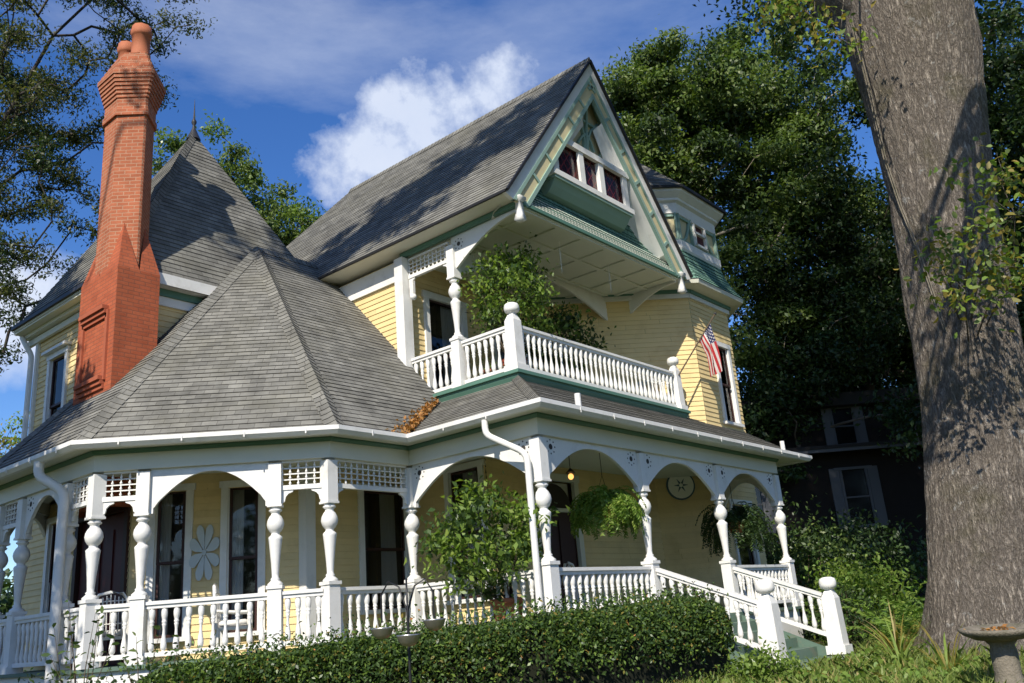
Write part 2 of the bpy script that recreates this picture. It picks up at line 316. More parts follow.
# ------------------------------------------------------------------ mesh helpers
class MB:
    def __init__(s): s.v = []; s.f = []; s.uv = []; s.mi = []; s.sm = []; s.cur = 0; s.smooth = False; s.used_uv = False
    def face(s, pts, uv=None):
        i = len(s.v); s.v.extend([tuple(p) for p in pts]); s.f.append(tuple(range(i, i + len(pts))))
        s.mi.append(s.cur); s.sm.append(s.smooth); s.uv.append(uv)
        if uv: s.used_uv = True
    def grid(s, rows, closed=False):
        i0 = len(s.v); n = len(rows[0])
        for r in rows: s.v.extend([tuple(p) for p in r])
        for a in range(len(rows) - 1):
            for b in range(n if closed else n - 1):
                c = (b + 1) % n
                s.f.append((i0 + a * n + b, i0 + a * n + c, i0 + (a + 1) * n + c, i0 + (a + 1) * n + b)); s.mi.append(s.cur); s.sm.append(s.smooth); s.uv.append(None)
    def cap(s, ring):
        s.face(ring)
    def box(s, c, size, ux=None, uy=None, uz=None):
        ux = V(ux or (1, 0, 0)); uy = V(uy or (0, 1, 0)); uz = V(uz or (0, 0, 1)); c = V(c)
        hx, hy, hz = ux * size[0] / 2, uy * size[1] / 2, uz * size[2] / 2
        P = [c + hx * a + hy * b + hz * d for d in (-1, 1) for b in (-1, 1) for a in (-1, 1)]
        i = len(s.v); s.v.extend([tuple(p) for p in P])
        for q in ((0, 2, 3, 1), (4, 5, 7, 6), (0, 1, 5, 4), (2, 6, 7, 3), (0, 4, 6, 2), (1, 3, 7, 5)):
            s.f.append(tuple(i + k for k in q)); s.mi.append(s.cur); s.sm.append(False); s.uv.append(None)
    def bar(s, a, b, wd, ht, up=(0, 0, 1)):
        a, b = V(a), V(b); d = (b - a); l = d.length; d.normalize(); up = V(up); side = d.cross(up).normalized(); u2 = side.cross(d)
        s.box((a + b) / 2, (l, wd, ht), d, side, u2)
    def prism(s, pts, ext):
        # planar polygon (ordered), extruded by vector ext
        pts = [V(p) for p in pts]; e = V(ext); n = len(pts)
        i = len(s.v); s.v.extend([tuple(p) for p in pts]); s.v.extend([tuple(p + e) for p in pts])
        s.f.append(tuple(i + k for k in range(n))); s.f.append(tuple(i + n + k for k in reversed(range(n))))
        for k in range(n): s.f.append((i + k, i + n + k, i + n + (k + 1) % n, i + (k + 1) % n))
        for _ in range(n + 2): s.mi.append(s.cur); s.sm.append(False); s.uv.append(None)
    def lathe(s, c, prof, seg=10, rot=0.0):
        c = V(c); sm = s.smooth; s.smooth = True
        rows = [[c + V((r * math.cos(rot + 2 * PI * k / seg), r * math.sin(rot + 2 * PI * k / seg), z)) for k in range(seg)] for r, z in prof]
        s.grid(rows, True); s.smooth = sm
        if prof[0][0] > 1e-4: s.face(list(reversed(rows[0])))
        if prof[-1][0] > 1e-4: s.face(rows[-1])
    def tube(s, pts, rads, seg=8):
        pts = [V(p) for p in pts]
        if isinstance(rads, (int, float)): rads = [rads] * len(pts)
        rows = []; ref = None
        for i, p in enumerate(pts):
            d = (pts[min(i + 1, len(pts) - 1)] - pts[max(i - 1, 0)])
            if d.length < 1e-9: d = V((0, 0, 1))
            d.normalize()
            if ref is None or abs(ref.dot(d)) > 0.98: ref = V((0, 0, 1)) if abs(d.z) < 0.9 else V((1, 0, 0))
            a = d.cross(ref).normalized(); b = d.cross(a)
            ref = -b if False else ref
            rows.append([p + (a * math.cos(2 * PI * k / seg) + b * math.sin(2 * PI * k / seg)) * rads[i] for k in range(seg)])
        sm = s.smooth; s.smooth = True; s.grid(rows, True); s.smooth = sm
        s.face(list(reversed(rows[0]))); s.face(rows[-1])
    def ball(s, c, r, seg=10, rings=6, sq=1.0):
        prof = [(max(1e-5, r * math.sin(PI * k / rings)), -r * sq * math.cos(PI * k / rings)) for k in range(rings + 1)]
        s.lathe(c, prof, seg)
    def mesh(s, name, mats):
        me = bpy.data.meshes.new(name); me.from_pydata(s.v, [], s.f)
        for m in mats: me.materials.append(M[m])
        me.polygons.foreach_set('material_index', s.mi); me.polygons.foreach_set('use_smooth', s.sm)
        if s.used_uv:
            l = me.uv_layers.new(name='uv'); buf = []
            for f, u in zip(s.f, s.uv):
                if u: buf.extend([c for q in u for c in q])
                else: buf.extend([0.0] * (2 * len(f)))
            l.data.foreach_set('uv', buf)
        me.update(); return me
    def build(s, name, mats, parent=None, **tags):
        if isinstance(mats, str): mats = [mats]
        return link(name, s.mesh(name, mats), parent, **tags)
def link(name, me, parent=None, loc=None, rotz=None, label=None, cat=None, group=None, kind=None):
    o = bpy.data.objects.new(name, me); COL.objects.link(o)
    if parent is not None: o.parent = parent
    if loc is not None: o.location = loc
    if rotz is not None: o.rotation_euler = (0, 0, rotz)
    if label: o['label'] = label
    if cat: o['category'] = cat
    if group: o['group'] = group
    if kind: o['kind'] = kind
    return o
def thing(name, label, cat, loc=(0, 0, 0), group=None):
    return link(name, None, None, loc, None, label, cat, group)

def clipv(poly, v, keep_above):
    out = []; n = len(poly)
    for i in range(n):
        a, b = poly[i], poly[(i + 1) % n]
        da, db = (a[1] - v, b[1] - v) if keep_above else (v - a[1], v - b[1])
        if da >= 0: out.append(a)
        if (da >= 0) != (db >= 0):
            t = da / (da - db); out.append((a[0] + t * (b[0] - a[0]), a[1] + t * (b[1] - a[1])))
    return out
def courses(mb, poly, exp=EXP, lift=0.011, jitter=0.6, base=0.002):
    """planar convex polygon laid with overlapping courses (shingles / clapboards), real stepped geometry"""
    P = [V(p) for p in poly]
    n = V((0, 0, 0))
    for i in range(len(P)):
        a, b = P[i], P[(i + 1) % len(P)]; n += a.cross(b)
    n.normalize()
    up = V((0, 0, 1)) - n * n.z
    up.normalize(); uax = up.cross(n).normalized()
    o = P[0]
    q = [((p - o).dot(uax), (p - o).dot(up)) for p in P]
    v0 = min(c[1] for c in q); v1 = max(c[1] for c in q)
    q = [(a, b - v0) for a, b in q]; H = v1 - v0
    o = o + up * v0
    k = 0
    while k * exp < H - 1e-6:
        lo, hi = k * exp, min((k + 1) * exp, H)
        c = clipv(clipv(q, lo, True), hi, False); k += 1
        if len(c) < 3: continue
        lf = lift * (1 + jitter * (random.random() - 0.5))
        pts = [o + uax * a + up * b + n * (lf * max(0, 1 - (b - lo) / exp) + base) for a, b in c]
        mb.face(pts, [tuple(x) for x in c])
        us = [a for a, b in c if abs(b - lo) < 1e-6]
        if len(us) >= 2:
            ua, ub = min(us), max(us)
            A = o + uax * ua + up * lo; B_ = o + uax * ub + up * lo
            mb.face([A - n * 0.004, B_ - n * 0.004, B_ + n * (lf + base), A + n * (lf + base)], [(ua, lo), (ub, lo), (ub, lo), (ua, lo)])
def hipcap(mb, a, b, n1, n2, wd=0.16, step=EXP, lift=0.012):
    a, b = V(a), V(b); d = (b - a); l = d.length; d.normalize()
    s1 = d.cross(V(n1)).normalized(); s2 = d.cross(V(n2)).normalized()
    up = (V(n1) + V(n2)).normalized()
    if s1.z > 0: s1 = -s1
    if s2.z > 0: s2 = -s2
    k = 0
    while k * step < l:
        p = a + d * (k * step); q = a + d * min(l, (k + 1) * step + 0.02)
        h0, h1 = lift + 0.014, 0.012
        rows = []
        for c, h in ((p, h0), (q, h1)):
            rows.append([c + s1 * wd + V(n1) * h, c + s1 * wd * 0.45 + up * 0.02 + V(n1) * h, c + up * (h + 0.055), c + s2 * wd * 0.45 + up * 0.02 + V(n2) * h, c + s2 * wd + V(n2) * h])
        u0 = k * 0.37
        for j in range(4):
            mb.face([rows[0][j], rows[0][j + 1], rows[1][j + 1], rows[1][j]], [(u0 + j * .07, k * step + .02), (u0 + j * .07 + .07, k * step + .02), (u0 + j * .07 + .07, k * step + .12), (u0 + j * .07, k * step + .12)])
        mb.face([rows[0][4], rows[0][3], rows[0][2], rows[0][1], rows[0][0]], [(0, 0.001)] * 5)
        k += 1

def siding(mb, p0, p1, z0, z1, openings=(), exp=0.115, lift=0.018):
    """clapboards from p0 to p1 (left to right seen from outside), openings (u0,u1,za,zb) left out"""
    a, b = V((p0[0], p0[1], 0)), V((p1[0], p1[1], 0)); L = (b - a).length
    d = (b - a) / L; n = d.cross(V((0, 0, 1)))
    k = 0
    while z0 + k * exp < z1 - 1e-4:
        lo, hi = z0 + k * exp, min(z1, z0 + (k + 1) * exp); k += 1
        segs = [(0.0, L)]
        for (u0, u1, za, zb) in openings:
            if hi > za + 0.03 and lo < zb - 0.03:
                ns = []
                for s in segs:
                    if u1 <= s[0] or u0 >= s[1]: ns.append(s); continue
                    if u0 > s[0]: ns.append((s[0], u0))
                    if u1 < s[1]: ns.append((u1, s[1]))
                segs = ns
        cut = []
        for s0, s1 in segs:
            while s1 - s0 > 2.2:
                q = s0 + random.uniform(.9, 2.0); cut.append((s0, q - .003)); s0 = q
            cut.append((s0, s1))
        for s0, s1 in cut:
            A, B_ = a + d * s0, a + d * s1; z = V((0, 0, 1))
            mb.face([A + z * lo + n * lift, B_ + z * lo + n * lift, B_ + z * hi + n * 0.002, A + z * hi + n * 0.002])
            mb.face([A + z * lo, B_ + z * lo, B_ + z * lo + n * lift, A + z * lo + n * lift])

# leaf masses -------------------------------------------------------
def leaves_mesh(name, cen, size, mat_names, mats_idx=None, aspect=0.5, up_bias=0.6, droop=0.0, fold=0.15, dirs=None, rng=RNG, shape=4, nrm=None):
    """one mesh of separate small leaf faces at the given centres"""
    n = len(cen); cen = np.asarray(cen, float)
    if dirs is None:
        d = rng.normal(size=(n, 3)); d[:, 2] -= droop
    else: d = np.asarray(dirs, float) + rng.normal(size=(n, 3)) * 0.25
    d /= np.linalg.norm(d, axis=1)[:, None] + 1e-9
    nn = rng.normal(size=(n, 3)); nn[:, 2] += up_bias * 2
    if nrm is not None: nn = nn * .55 + np.asarray(nrm) * 1.6
    s = np.cross(d, nn); s /= np.linalg.norm(s, axis=1)[:, None] + 1e-9
    nn = np.cross(s, d)
    ln = (size * rng.uniform(0.7, 1.3, n))[:, None]; wd = ln * aspect
    base = cen - d * ln * 0.5; tip = cen + d * ln * 0.5
    if shape == 4:
        l = cen + s * wd * 0.5 + nn * ln * fold; r = cen - s * wd * 0.5 + nn * ln * fold
        vs = np.stack([base, r, tip, l], 1).reshape(-1, 3)
        k = 4
    else:
        l1 = cen - d * ln * .2 + s * wd * .5 + nn * ln * fold; l2 = cen + d * ln * .2 + s * wd * .42 + nn * ln * fold
        r1 = cen - d * ln * .2 - s * wd * .5 + nn * ln * fold; r2 = cen + d * ln * .2 - s * wd * .42 + nn * ln * fold
        vs = np.stack([base, r1, r2, tip, l2, l1], 1).reshape(-1, 3); k = 6
    me = bpy.data.meshes.new(name)
    me.vertices.add(len(vs)); me.vertices.foreach_set('co', vs.ravel().astype(np.float32))
    me.loops.add(n * k); me.loops.foreach_set('vertex_index', np.arange(n * k, dtype=np.int32))
    me.polygons.add(n); me.polygons.foreach_set('loop_start', np.arange(0, n * k, k, dtype=np.int32)); me.polygons.foreach_set('loop_total', np.full(n, k, dtype=np.int32))
    for m in mat_names: me.materials.append(M[m])
    if mats_idx is not None: me.polygons.foreach_set('material_index', np.asarray(mats_idx, dtype=np.int32))
    me.update(calc_edges=True)
    return me

# ------------------------------------------------------------------ the setting: ground
def gz(x, y):
    d = math.hypot(x + 10.2, y + 8.0)
    t = min(1, max(0, (d - 3) / 9.0)); t = t * t * (3 - 2 * t)
    z = -1.4 + 0.52 * t
    z += 0.05 * mnoise.noise(V((x * 0.5, y * 0.5, 0))) + 0.02 * mnoise.noise(V((x * 2, y * 2, 3)))
    r = math.hypot(x - 3.85, y + 4.7)
    z += 0.16 * math.exp(-(r / 1.5) ** 2)
    return z
def make_ground():
    mb = MB(); mb.smooth = True
    def axis(c0, c1, fine, far):
        a = list(np.arange(c0, c1, fine)); s = fine; lo = []; x = c0
        while x > -far: s *= 1.35; x -= s; lo.append(x)
        hi = []; x = a[-1]; s = fine
        while x < far: s *= 1.35; x += s; hi.append(x)
        return list(reversed(lo)) + a + hi
    X = axis(-13, 10, 0.25, 700); Y = axis(-11, 6, 0.25, 700)
    mb.grid([[(x, y, gz(x, y)) for x in X] for y in Y])
    mb.build('ground', 'lawn', kind='structure')
make_ground()

# ------------------------------------------------------------------ the house
HOUSE = thing('victorian_house', 'yellow two storey Victorian house with white wraparound porch, grey shingle roofs and brick chimney', 'house', (0, 0, -0.9))
HOUSE_OFF = V((0, 0, 0.9))
def hp(mb, name, mats, parent=None, **k):
    """a part of the house: mesh coordinates are scene coordinates, the parent sits at the house's base"""
    o = mb.build(name, mats, HOUSE if parent is None else parent, **k)
    if parent is None: o.location = HOUSE_OFF
    return o
def hl(name, me, loc, rotz=0, parent=None, sz=1.0):
    o = link(name, me, HOUSE if parent is None else parent, V(loc) + (HOUSE_OFF if parent is None else V((0, 0, 0))), rotz)
    if sz != 1.0: o.scale = (1, 1, sz)
    return o

# plan constants ----------------------------------------------------
S2 = math.sqrt(0.5)
PC = V((-1.70, 2.78, 0))                       # porch corner F1/F2
PD = V((-4.118, 5.198, 0))                       # porch corner F0/F1
GZ = 3.15                                      # gutter height
UW = 1.5                                       # plane of the balcony side wall
APEX = V((-.25, 6.9, 8.12))
RIDGE_Z, RX = 12.03, 4.38
EAVE_L, EAVE_R, EAVE_Z = 1.0, 7.76, 7.63
YG = 1.03                                      # plane of the front gable

def walls():
    mb = MB()
    # upper floor
    siding(mb, (UW, 7.0), (UW, 4.25), 4.0, 7.5)
    siding(mb, (UW, 4.25), (6.84, 4.25), 4.3, 7.55, [(0.62, 1.62, 4.3, 6.75), (2.7, 3.7, 4.3, 6.75)])
    hp(mb, 'balcony_wall', 'yellow_siding')
    mb = MB()
    siding(mb, (5.4, 4.25), (8.25, 1.4), -0.2, 7.45)
    siding(mb, (8.25, 1.4), (10.25, 1.4), -0.2, 7.45, [(1.0, 1.62, 4.35, 6.30), (0.55, 1.45, 0.5, 2.35)])
    siding(mb, (10.25, 1.4), (11.66, 2.81), -0.2, 7.45)
    siding(mb, (11.66, 2.81), (11.66, 9.0), -0.9, 7.45)
    hp(mb, 'tower_wall', 'yellow_siding')
    mb = MB()
    # porch walls on the ground floor
    siding(mb, (-2.9, 10.81), (-2.9, 6.5), -0.05, 3.0, [(2.46, 4.18, 0.0, 2.5), (1.26, 2.06, .5, 2.6)])
    siding(mb, (-2.9, 6.5), (-0.85, 4.45), -0.05, 3.0, [(0.40, 0.90, 0.35, 2.72), (1.58, 2.10, 0.35, 2.72)])
    siding(mb, (-0.85, 4.45), (UW, 4.45), -0.05, 3.0, [(1.22, 2.26, 0.55, 2.66)])
    siding(mb, (UW, 4.45), (UW, 2.4), -0.05, 3.0, [(1.15, 1.9, 0.6, 2.86)])
    siding(mb, (UW, 2.4), (7.25, 2.4), -0.05, 3.0, [(1.35, 2.55, 0.0, 2.7)])
    hp(mb, 'porch_wall', 'yellow_siding')
    mb = MB()
    # the wing behind the chimney
    siding(mb, (-2.9, 10.81), (-2.9, 6.975), 3.0, 6.68, [(0.66, 1.35, 4.0, 6.0)])
    siding(mb, (-2.9, 6.975), (1.45, 6.975), 3.0, 6.68)
    siding(mb, (1.45, 10.81), (-2.9, 10.81), -0.9, 6.68)
    hp(mb, 'wing_wall', 'yellow_siding')
    # plain backs so that no daylight leaks through the house
    mb = MB()
    mb.box((7.0, 7.2, 3.3), (8.6, 5.2, 8.2)); mb.box((-.6, 9.2, 2.8), (3.4, 2.4, 7.4))
    hp(mb, 'inner_wall', 'room_dark')
    mb = MB()
    # corner boards and water table
    for x, y, z0, z1, s in ((UW - 0.06, 4.25, 4.4, 7.45, 0.24), (-0.86, 4.44, 0, 3.0, 0.2), (-2.918, 10.83, 3, 6.68, 0.10)):
        mb = MB(); mb.box((x, y, (z0 + z1) / 2), (s, s, z1 - z0)); hp(mb, 'corner_board', 'white_paint')
    mb = MB()
    def one(name, m, kind, *a):
        mb = MB(); getattr(mb, kind)(*a); hp(mb, name, m)
    fb, ft = ('frieze_board', 'white_paint'), ('frieze_trim', 'green_trim')
    one(*fb, 'box', (UW - 0.03, 5.8, 7.24), (0.06, 3.1, 0.42))
    one(*fb, 'bar', (5.45, 4.16, 7.38), (8.22, 1.36, 7.38), 0.06, 0.12); one(*fb, 'bar', (8.22, 1.36, 7.38), (10.28, 1.36, 7.38), 0.06, 0.12)
    one(*fb, 'box', (-.7, 6.94, 6.48), (4.2, 0.06, 0.18))
    one(*ft, 'box', (UW - 0.075, 2.65, 7.515), (0.09, 3.2, 0.09))
    one(*ft, 'bar', (5.45, 4.13, 7.49), (8.2, 1.33, 7.49), 0.1, 0.12); one(*ft, 'bar', (8.2, 1.33, 7.49), (10.3, 1.33, 7.49), 0.1, 0.12)
    one(*ft, 'box', (-.65, 6.91, 6.655), (4.3, 0.09, 0.17))
walls()

def roofs():
    mb = MB()
    x9 = UW
    k = 1.095                                   # pitch of the eight sided porch roof
    gA = V((-1.874, 2.36, GZ)); gB = V((-4.538, 5.024, GZ))
    f2 = [gA, V((-0.42, 2.36, GZ)), V((x9, 3.38, GZ + k * 1.02)), V((x9, 6.9, 8.12)), APEX]
    courses(mb, f2)
    courses(mb, [gB, gA, APEX])
    gE = V((-4.538, 8.776, GZ)); gF = V((-2.6, 10.714, GZ))
    courses(mb, [gE, gB, APEX]); courses(mb, [gF, gE, APEX])
    # skirt roof under the balcony
    courses(mb, [V((-0.42, 2.36, GZ)), V((-0.42, -0.42, GZ)), V((1.55, 1.55, 4.28)), V((1.55, 3.44, 4.28))])
    courses(mb, [V((-0.42, -0.42, GZ)), V((9.2, -0.42, GZ)), V((10.2, 1.55, 4.28)), V((1.55, 1.55, 4.28))])
    courses(mb, [V((9.2, -0.42, GZ)), V((9.2, 1.4, GZ)), V((10.2, 1.55, 4.28))])
    hp(mb, 'porch_roof', 'shingle')
    mb = MB()
    n1 = V((0, -k, 1)).normalized(); n2 = V((-k * S2, -k * S2, 1)).normalized(); n3 = V((-k, 0, 1)).normalized()
    n4 = V((-k * S2, k * S2, 1)).normalized()
    for a_ in ((gA, APEX, n1, n2), (gB, APEX, n2, n3), (gE, APEX.lerp(gE, .38), n3, n4), ((-0.42, -0.42, GZ), (1.5, 1.5, 4.26), V((-.58, 0, 1)).normalized(), V((0, -.58, 1)).normalized(), 0.11),
               (APEX, (1.3, 6.9, 8.12), V((0, -k, 1)).normalized(), V((0, k, 1)).normalized(), 0.13)):
        mb = MB(); hipcap(mb, *a_); hp(mb, 'hip_cap', 'shingle')
    # main gable roof
    mb = MB()
    yb = 12.7
    courses(mb, [V((EAVE_L, yb, EAVE_Z)), V((EAVE_L, YG - .05, EAVE_Z)), V((RX, YG - .05, RIDGE_Z)), V((RX, 9.3, RIDGE_Z))])
    courses(mb, [V((EAVE_R, YG - .05, EAVE_Z)), V((EAVE_R, yb, EAVE_Z)), V((RX, 9.3, RIDGE_Z)), V((RX, YG - .05, RIDGE_Z))])
    courses(mb, [V((EAVE_R, yb, EAVE_Z)), V((EAVE_L, yb, EAVE_Z)), V((RX, 9.3, RIDGE_Z))])
    mr = hp(mb, 'main_roof', 'shingle')
    mb = MB()
    hipcap(mb, (RX, YG - .05, RIDGE_Z), (RX, 9.3, RIDGE_Z), V((-1.31, 0, 1)).normalized(), V((1.31, 0, 1)).normalized(), 0.12)
    mb.build('ridge_cap', ['shingle'], mr)
    mb = MB()
    # roof deck edges: dark drip edge on the right rake, cream soffit under the left eave
    for s, ex in ((-1, EAVE_L), (1, EAVE_R)):
        mb.bar((ex, YG - .06, EAVE_Z - .015), (RX, YG - .06, RIDGE_Z - .02), 0.05, 0.05)
    mb.box((EAVE_L - .005, 6.8, EAVE_Z - .02), (0.04, 11.6, 0.05)); mb.box((EAVE_R + .005, 6.8, EAVE_Z - .02), (0.04, 11.6, 0.05))
    mb.build('drip_edge', ['drip_edge'], mr)
    mb = MB()
    mb.prism([(EAVE_L + .02, YG, EAVE_Z - .05), (UW + .3, YG, EAVE_Z - .07), (UW + .3, YG, EAVE_Z - .03), (EAVE_L + .02, YG, EAVE_Z - .02)], (0, 11.5, 0))
    mb.prism([(EAVE_R - .02, YG + .02, EAVE_Z - .05), (7.0, YG + .02, EAVE_Z - .07), (7.0, YG + .02, EAVE_Z - .03), (EAVE_R - .02, YG + .02, EAVE_Z - .02)], (0, 11.5, 0))
    mb.build('eave_soffit', ['cream_paint'], mr)
    # wing: pyramid roof with a finial, pedimented gable on its side
    mb = MB()
    WA = V((-.663, 8.893, 11.656)); e = 6.91
    c = [V((-3.283, 6.683, e)), V((1.94, 6.683, e)), V((1.94, 11.22, e)), V((-3.283, 11.22, e))]
    for i in range(4): courses(mb, [c[i], c[(i + 1) % 4], WA])
    wr = hp(mb, 'pyramid_roof', 'shingle')
    mb = MB()
    hipcap(mb, c[0].lerp(WA, .12), WA, V((-.9, 0, .5)).normalized(), V((0, -.9, .43)).normalized(), 0.1)
    mb.build('hip_cap', ['shingle'], wr)
    mb = MB()
    mb.lathe((-.663, 8.893, 11.48), [(0.17, 0), (0.10, 0.16), (0.045, 0.30), (0.03, 0.4), (0.06, 0.46), (0.06, 0.50), (0.025, 0.57), (0.015, 0.8), (0.004, 1.1)], 8)
    mb.build('finial', ['lead'], wr)
    mb = MB()
    mb.box((-.43, 6.683, e - .09), (4.75, 0.05, 0.22)); mb.box((-.43, 6.84, e - .18), (4.75, 0.31, 0.04))
    mb.build('fascia', ['white_paint'], wr)
    mb = MB(); py0, py1 = 7.45, 11.22; pm = (py0 + py1) / 2
    for z, t, x, wd in ((e - .06, .09, -3.28, .06), (e - .12, .05, -3.1, .38), (e - .18, .09, -3.04, .15), (e - .31, .13, -2.97, .07)): mb.box((x, pm, z), (wd, py1 - py0, t))
    mb.build('side_cornice', ['cream_paint'], wr)
    mb = MB(); mb.bar((-3.32, 7.93, e - .02), (-3.32, py1, e - .02), 0.09, 0.08); mb.build('side_gutter', ['lead'], wr)
roofs()

def tower_top():
    # flared green skirt, attic storey and steep cap of the corner tower
    C = V((9.25, 3.815, 0))
    def oct_(ap, z):
        r = ap / math.cos(PI / 8)
        return [C + V((r * math.cos(-PI / 2 - PI / 8 + i * PI / 4), r * math.sin(-PI / 2 - PI / 8 + i * PI / 4), z)) for i in range(8)]
    def band(mb, prof, close=False):
        rings = [oct_(a, z) for a, z in prof]
        for r0, r1 in zip(rings, rings[1:]):
            for i in range(8): mb.face([r0[i], r0[(i + 1) % 8], r1[(i + 1) % 8], r1[i]])
    t0 = 2.415
    mb = MB(); band(mb, [(t0 + .02, 7.5), (t0 + .42, 7.56), (t0 + .45, 7.68)]); tw = hp(mb, 'tower_eave', 'cream_paint')
    mb = MB()
    pr = [(t0 + .45, 7.66), (t0 + .26, 7.95), (t0 + .10, 8.3), (t0 + .02, 8.62)]
    for (a0, z0), (a1, z1) in zip(pr, pr[1:]):
        r0, r1 = oct_(a0, z0), oct_(a1, z1)
        for i in range(8): courses(mb, [r0[i], r0[(i + 1) % 8], r1[(i + 1) % 8], r1[i]], 0.13, 0.012)
    hp(mb, 'tower_skirt', 'green_shingle')
    mb = MB(); band(mb, [(t0 + .03, 8.6), (t0 + .06, 8.66), (t0 + .06, 8.86), (t0, 8.88)])
    band(mb, [(t0, 9.58), (t0 + .05, 9.6), (t0 + .05, 9.88), (t0 + .14, 9.92), (t0 + .14, 9.98), (t0 + .3, 10.1), (t0 + .33, 10.22), (t0 + .2, 10.24)])
    hp(mb, 'tower_cornice', 'white_paint')
    mb = MB(); band(mb, [(t0 - .03, 8.8), (t0 - .03, 9.62)]); at = hp(mb, 'attic_wall', 'yellow_panel')
    mb = MB()
    lo, hi = oct_(t0, 8.86), oct_(t0, 9.62)
    for i in (7, 0, 1):
        a, b = lo[i], lo[(i + 1) % 8]; a2, b2 = hi[i], hi[(i + 1) % 8]
        n = ((a + b) / 2 - C); n.z = 0; n.normalize()
        for u in (0.02, 0.33, 0.67, 0.98):
            mb.bar(a.lerp(b, u), a2.lerp(b2, u), 0.05, 0.11, n)
        for u0, u1 in ((0.02, 0.33), (0.98, 0.67)):
            pts = [a.lerp(b, u0 + (u1 - u0) * s).lerp(a2.lerp(b2, u0 + (u1 - u0) * s), s ** 2.2) for s in (0, .25, .5, .75, 1)]
            mb.tube(pts, 0.045, 6)
        mb.bar(lo[i] + V((0, 0, .03)), lo[(i + 1) % 8] + V((0, 0, .03)), 0.05, 0.08); mb.bar(hi[i] - V((0, 0, .06)), hi[(i + 1) % 8] - V((0, 0, .06)), 0.05, 0.08)
    mb.build('timber_strip', ['sage_trim'], at)
    for i in (7, 0, 1):
        mb = MB()
        a, b = lo[i], lo[(i + 1) % 8]; a2, b2 = hi[i], hi[(i + 1) % 8]; n = ((a + b) / 2 - C); n.z = 0; n.normalize()
        P = lambda u, v: a.lerp(b, u).lerp(a2.lerp(b2, u), v) + n * 0.06
        for q0, q1 in (((.36, .08), (.36, .88)), ((.64, .08), (.64, .88)), ((.34, .1), (.66, .1)), ((.32, .9), (.68, .9)), ((.36, .55), (.64, .55))): mb.bar(P(*q0), P(*q1), 0.06, 0.09, n)
        mb.build('attic_window_frame', ['white_paint'], at)
    for i in (7, 0, 1):
        a, b = lo[i], lo[(i + 1) % 8]; a2, b2 = hi[i], hi[(i + 1) % 8]; n = ((a + b) / 2 - C); n.z = 0; n.normalize()
        P = lambda u, v: a.lerp(b, u).lerp(a2.lerp(b2, u), v) + n * 0.03
        mb = MB(); mb.face([P(.37, .1), P(.63, .1), P(.63, .88), P(.37, .88)]); mb.build('attic_window_pane', ['maroon'], at)
    mb = MB()
    r0 = oct_(t0 + .36, 10.22); ap = C + V((0, 0, 13.0))
    for i in range(8): courses(mb, [r0[i], r0[(i + 1) % 8], ap])
    tr = hp(mb, 'tower_roof', 'shingle')
    mb = MB()
    for i in range(8): mb.bar(r0[i] - V((0, 0, .03)), r0[(i + 1) % 8] - V((0, 0, .03)), 0.06, 0.07)
    mb.build('drip_edge', ['drip_edge'], tr)
tower_top()

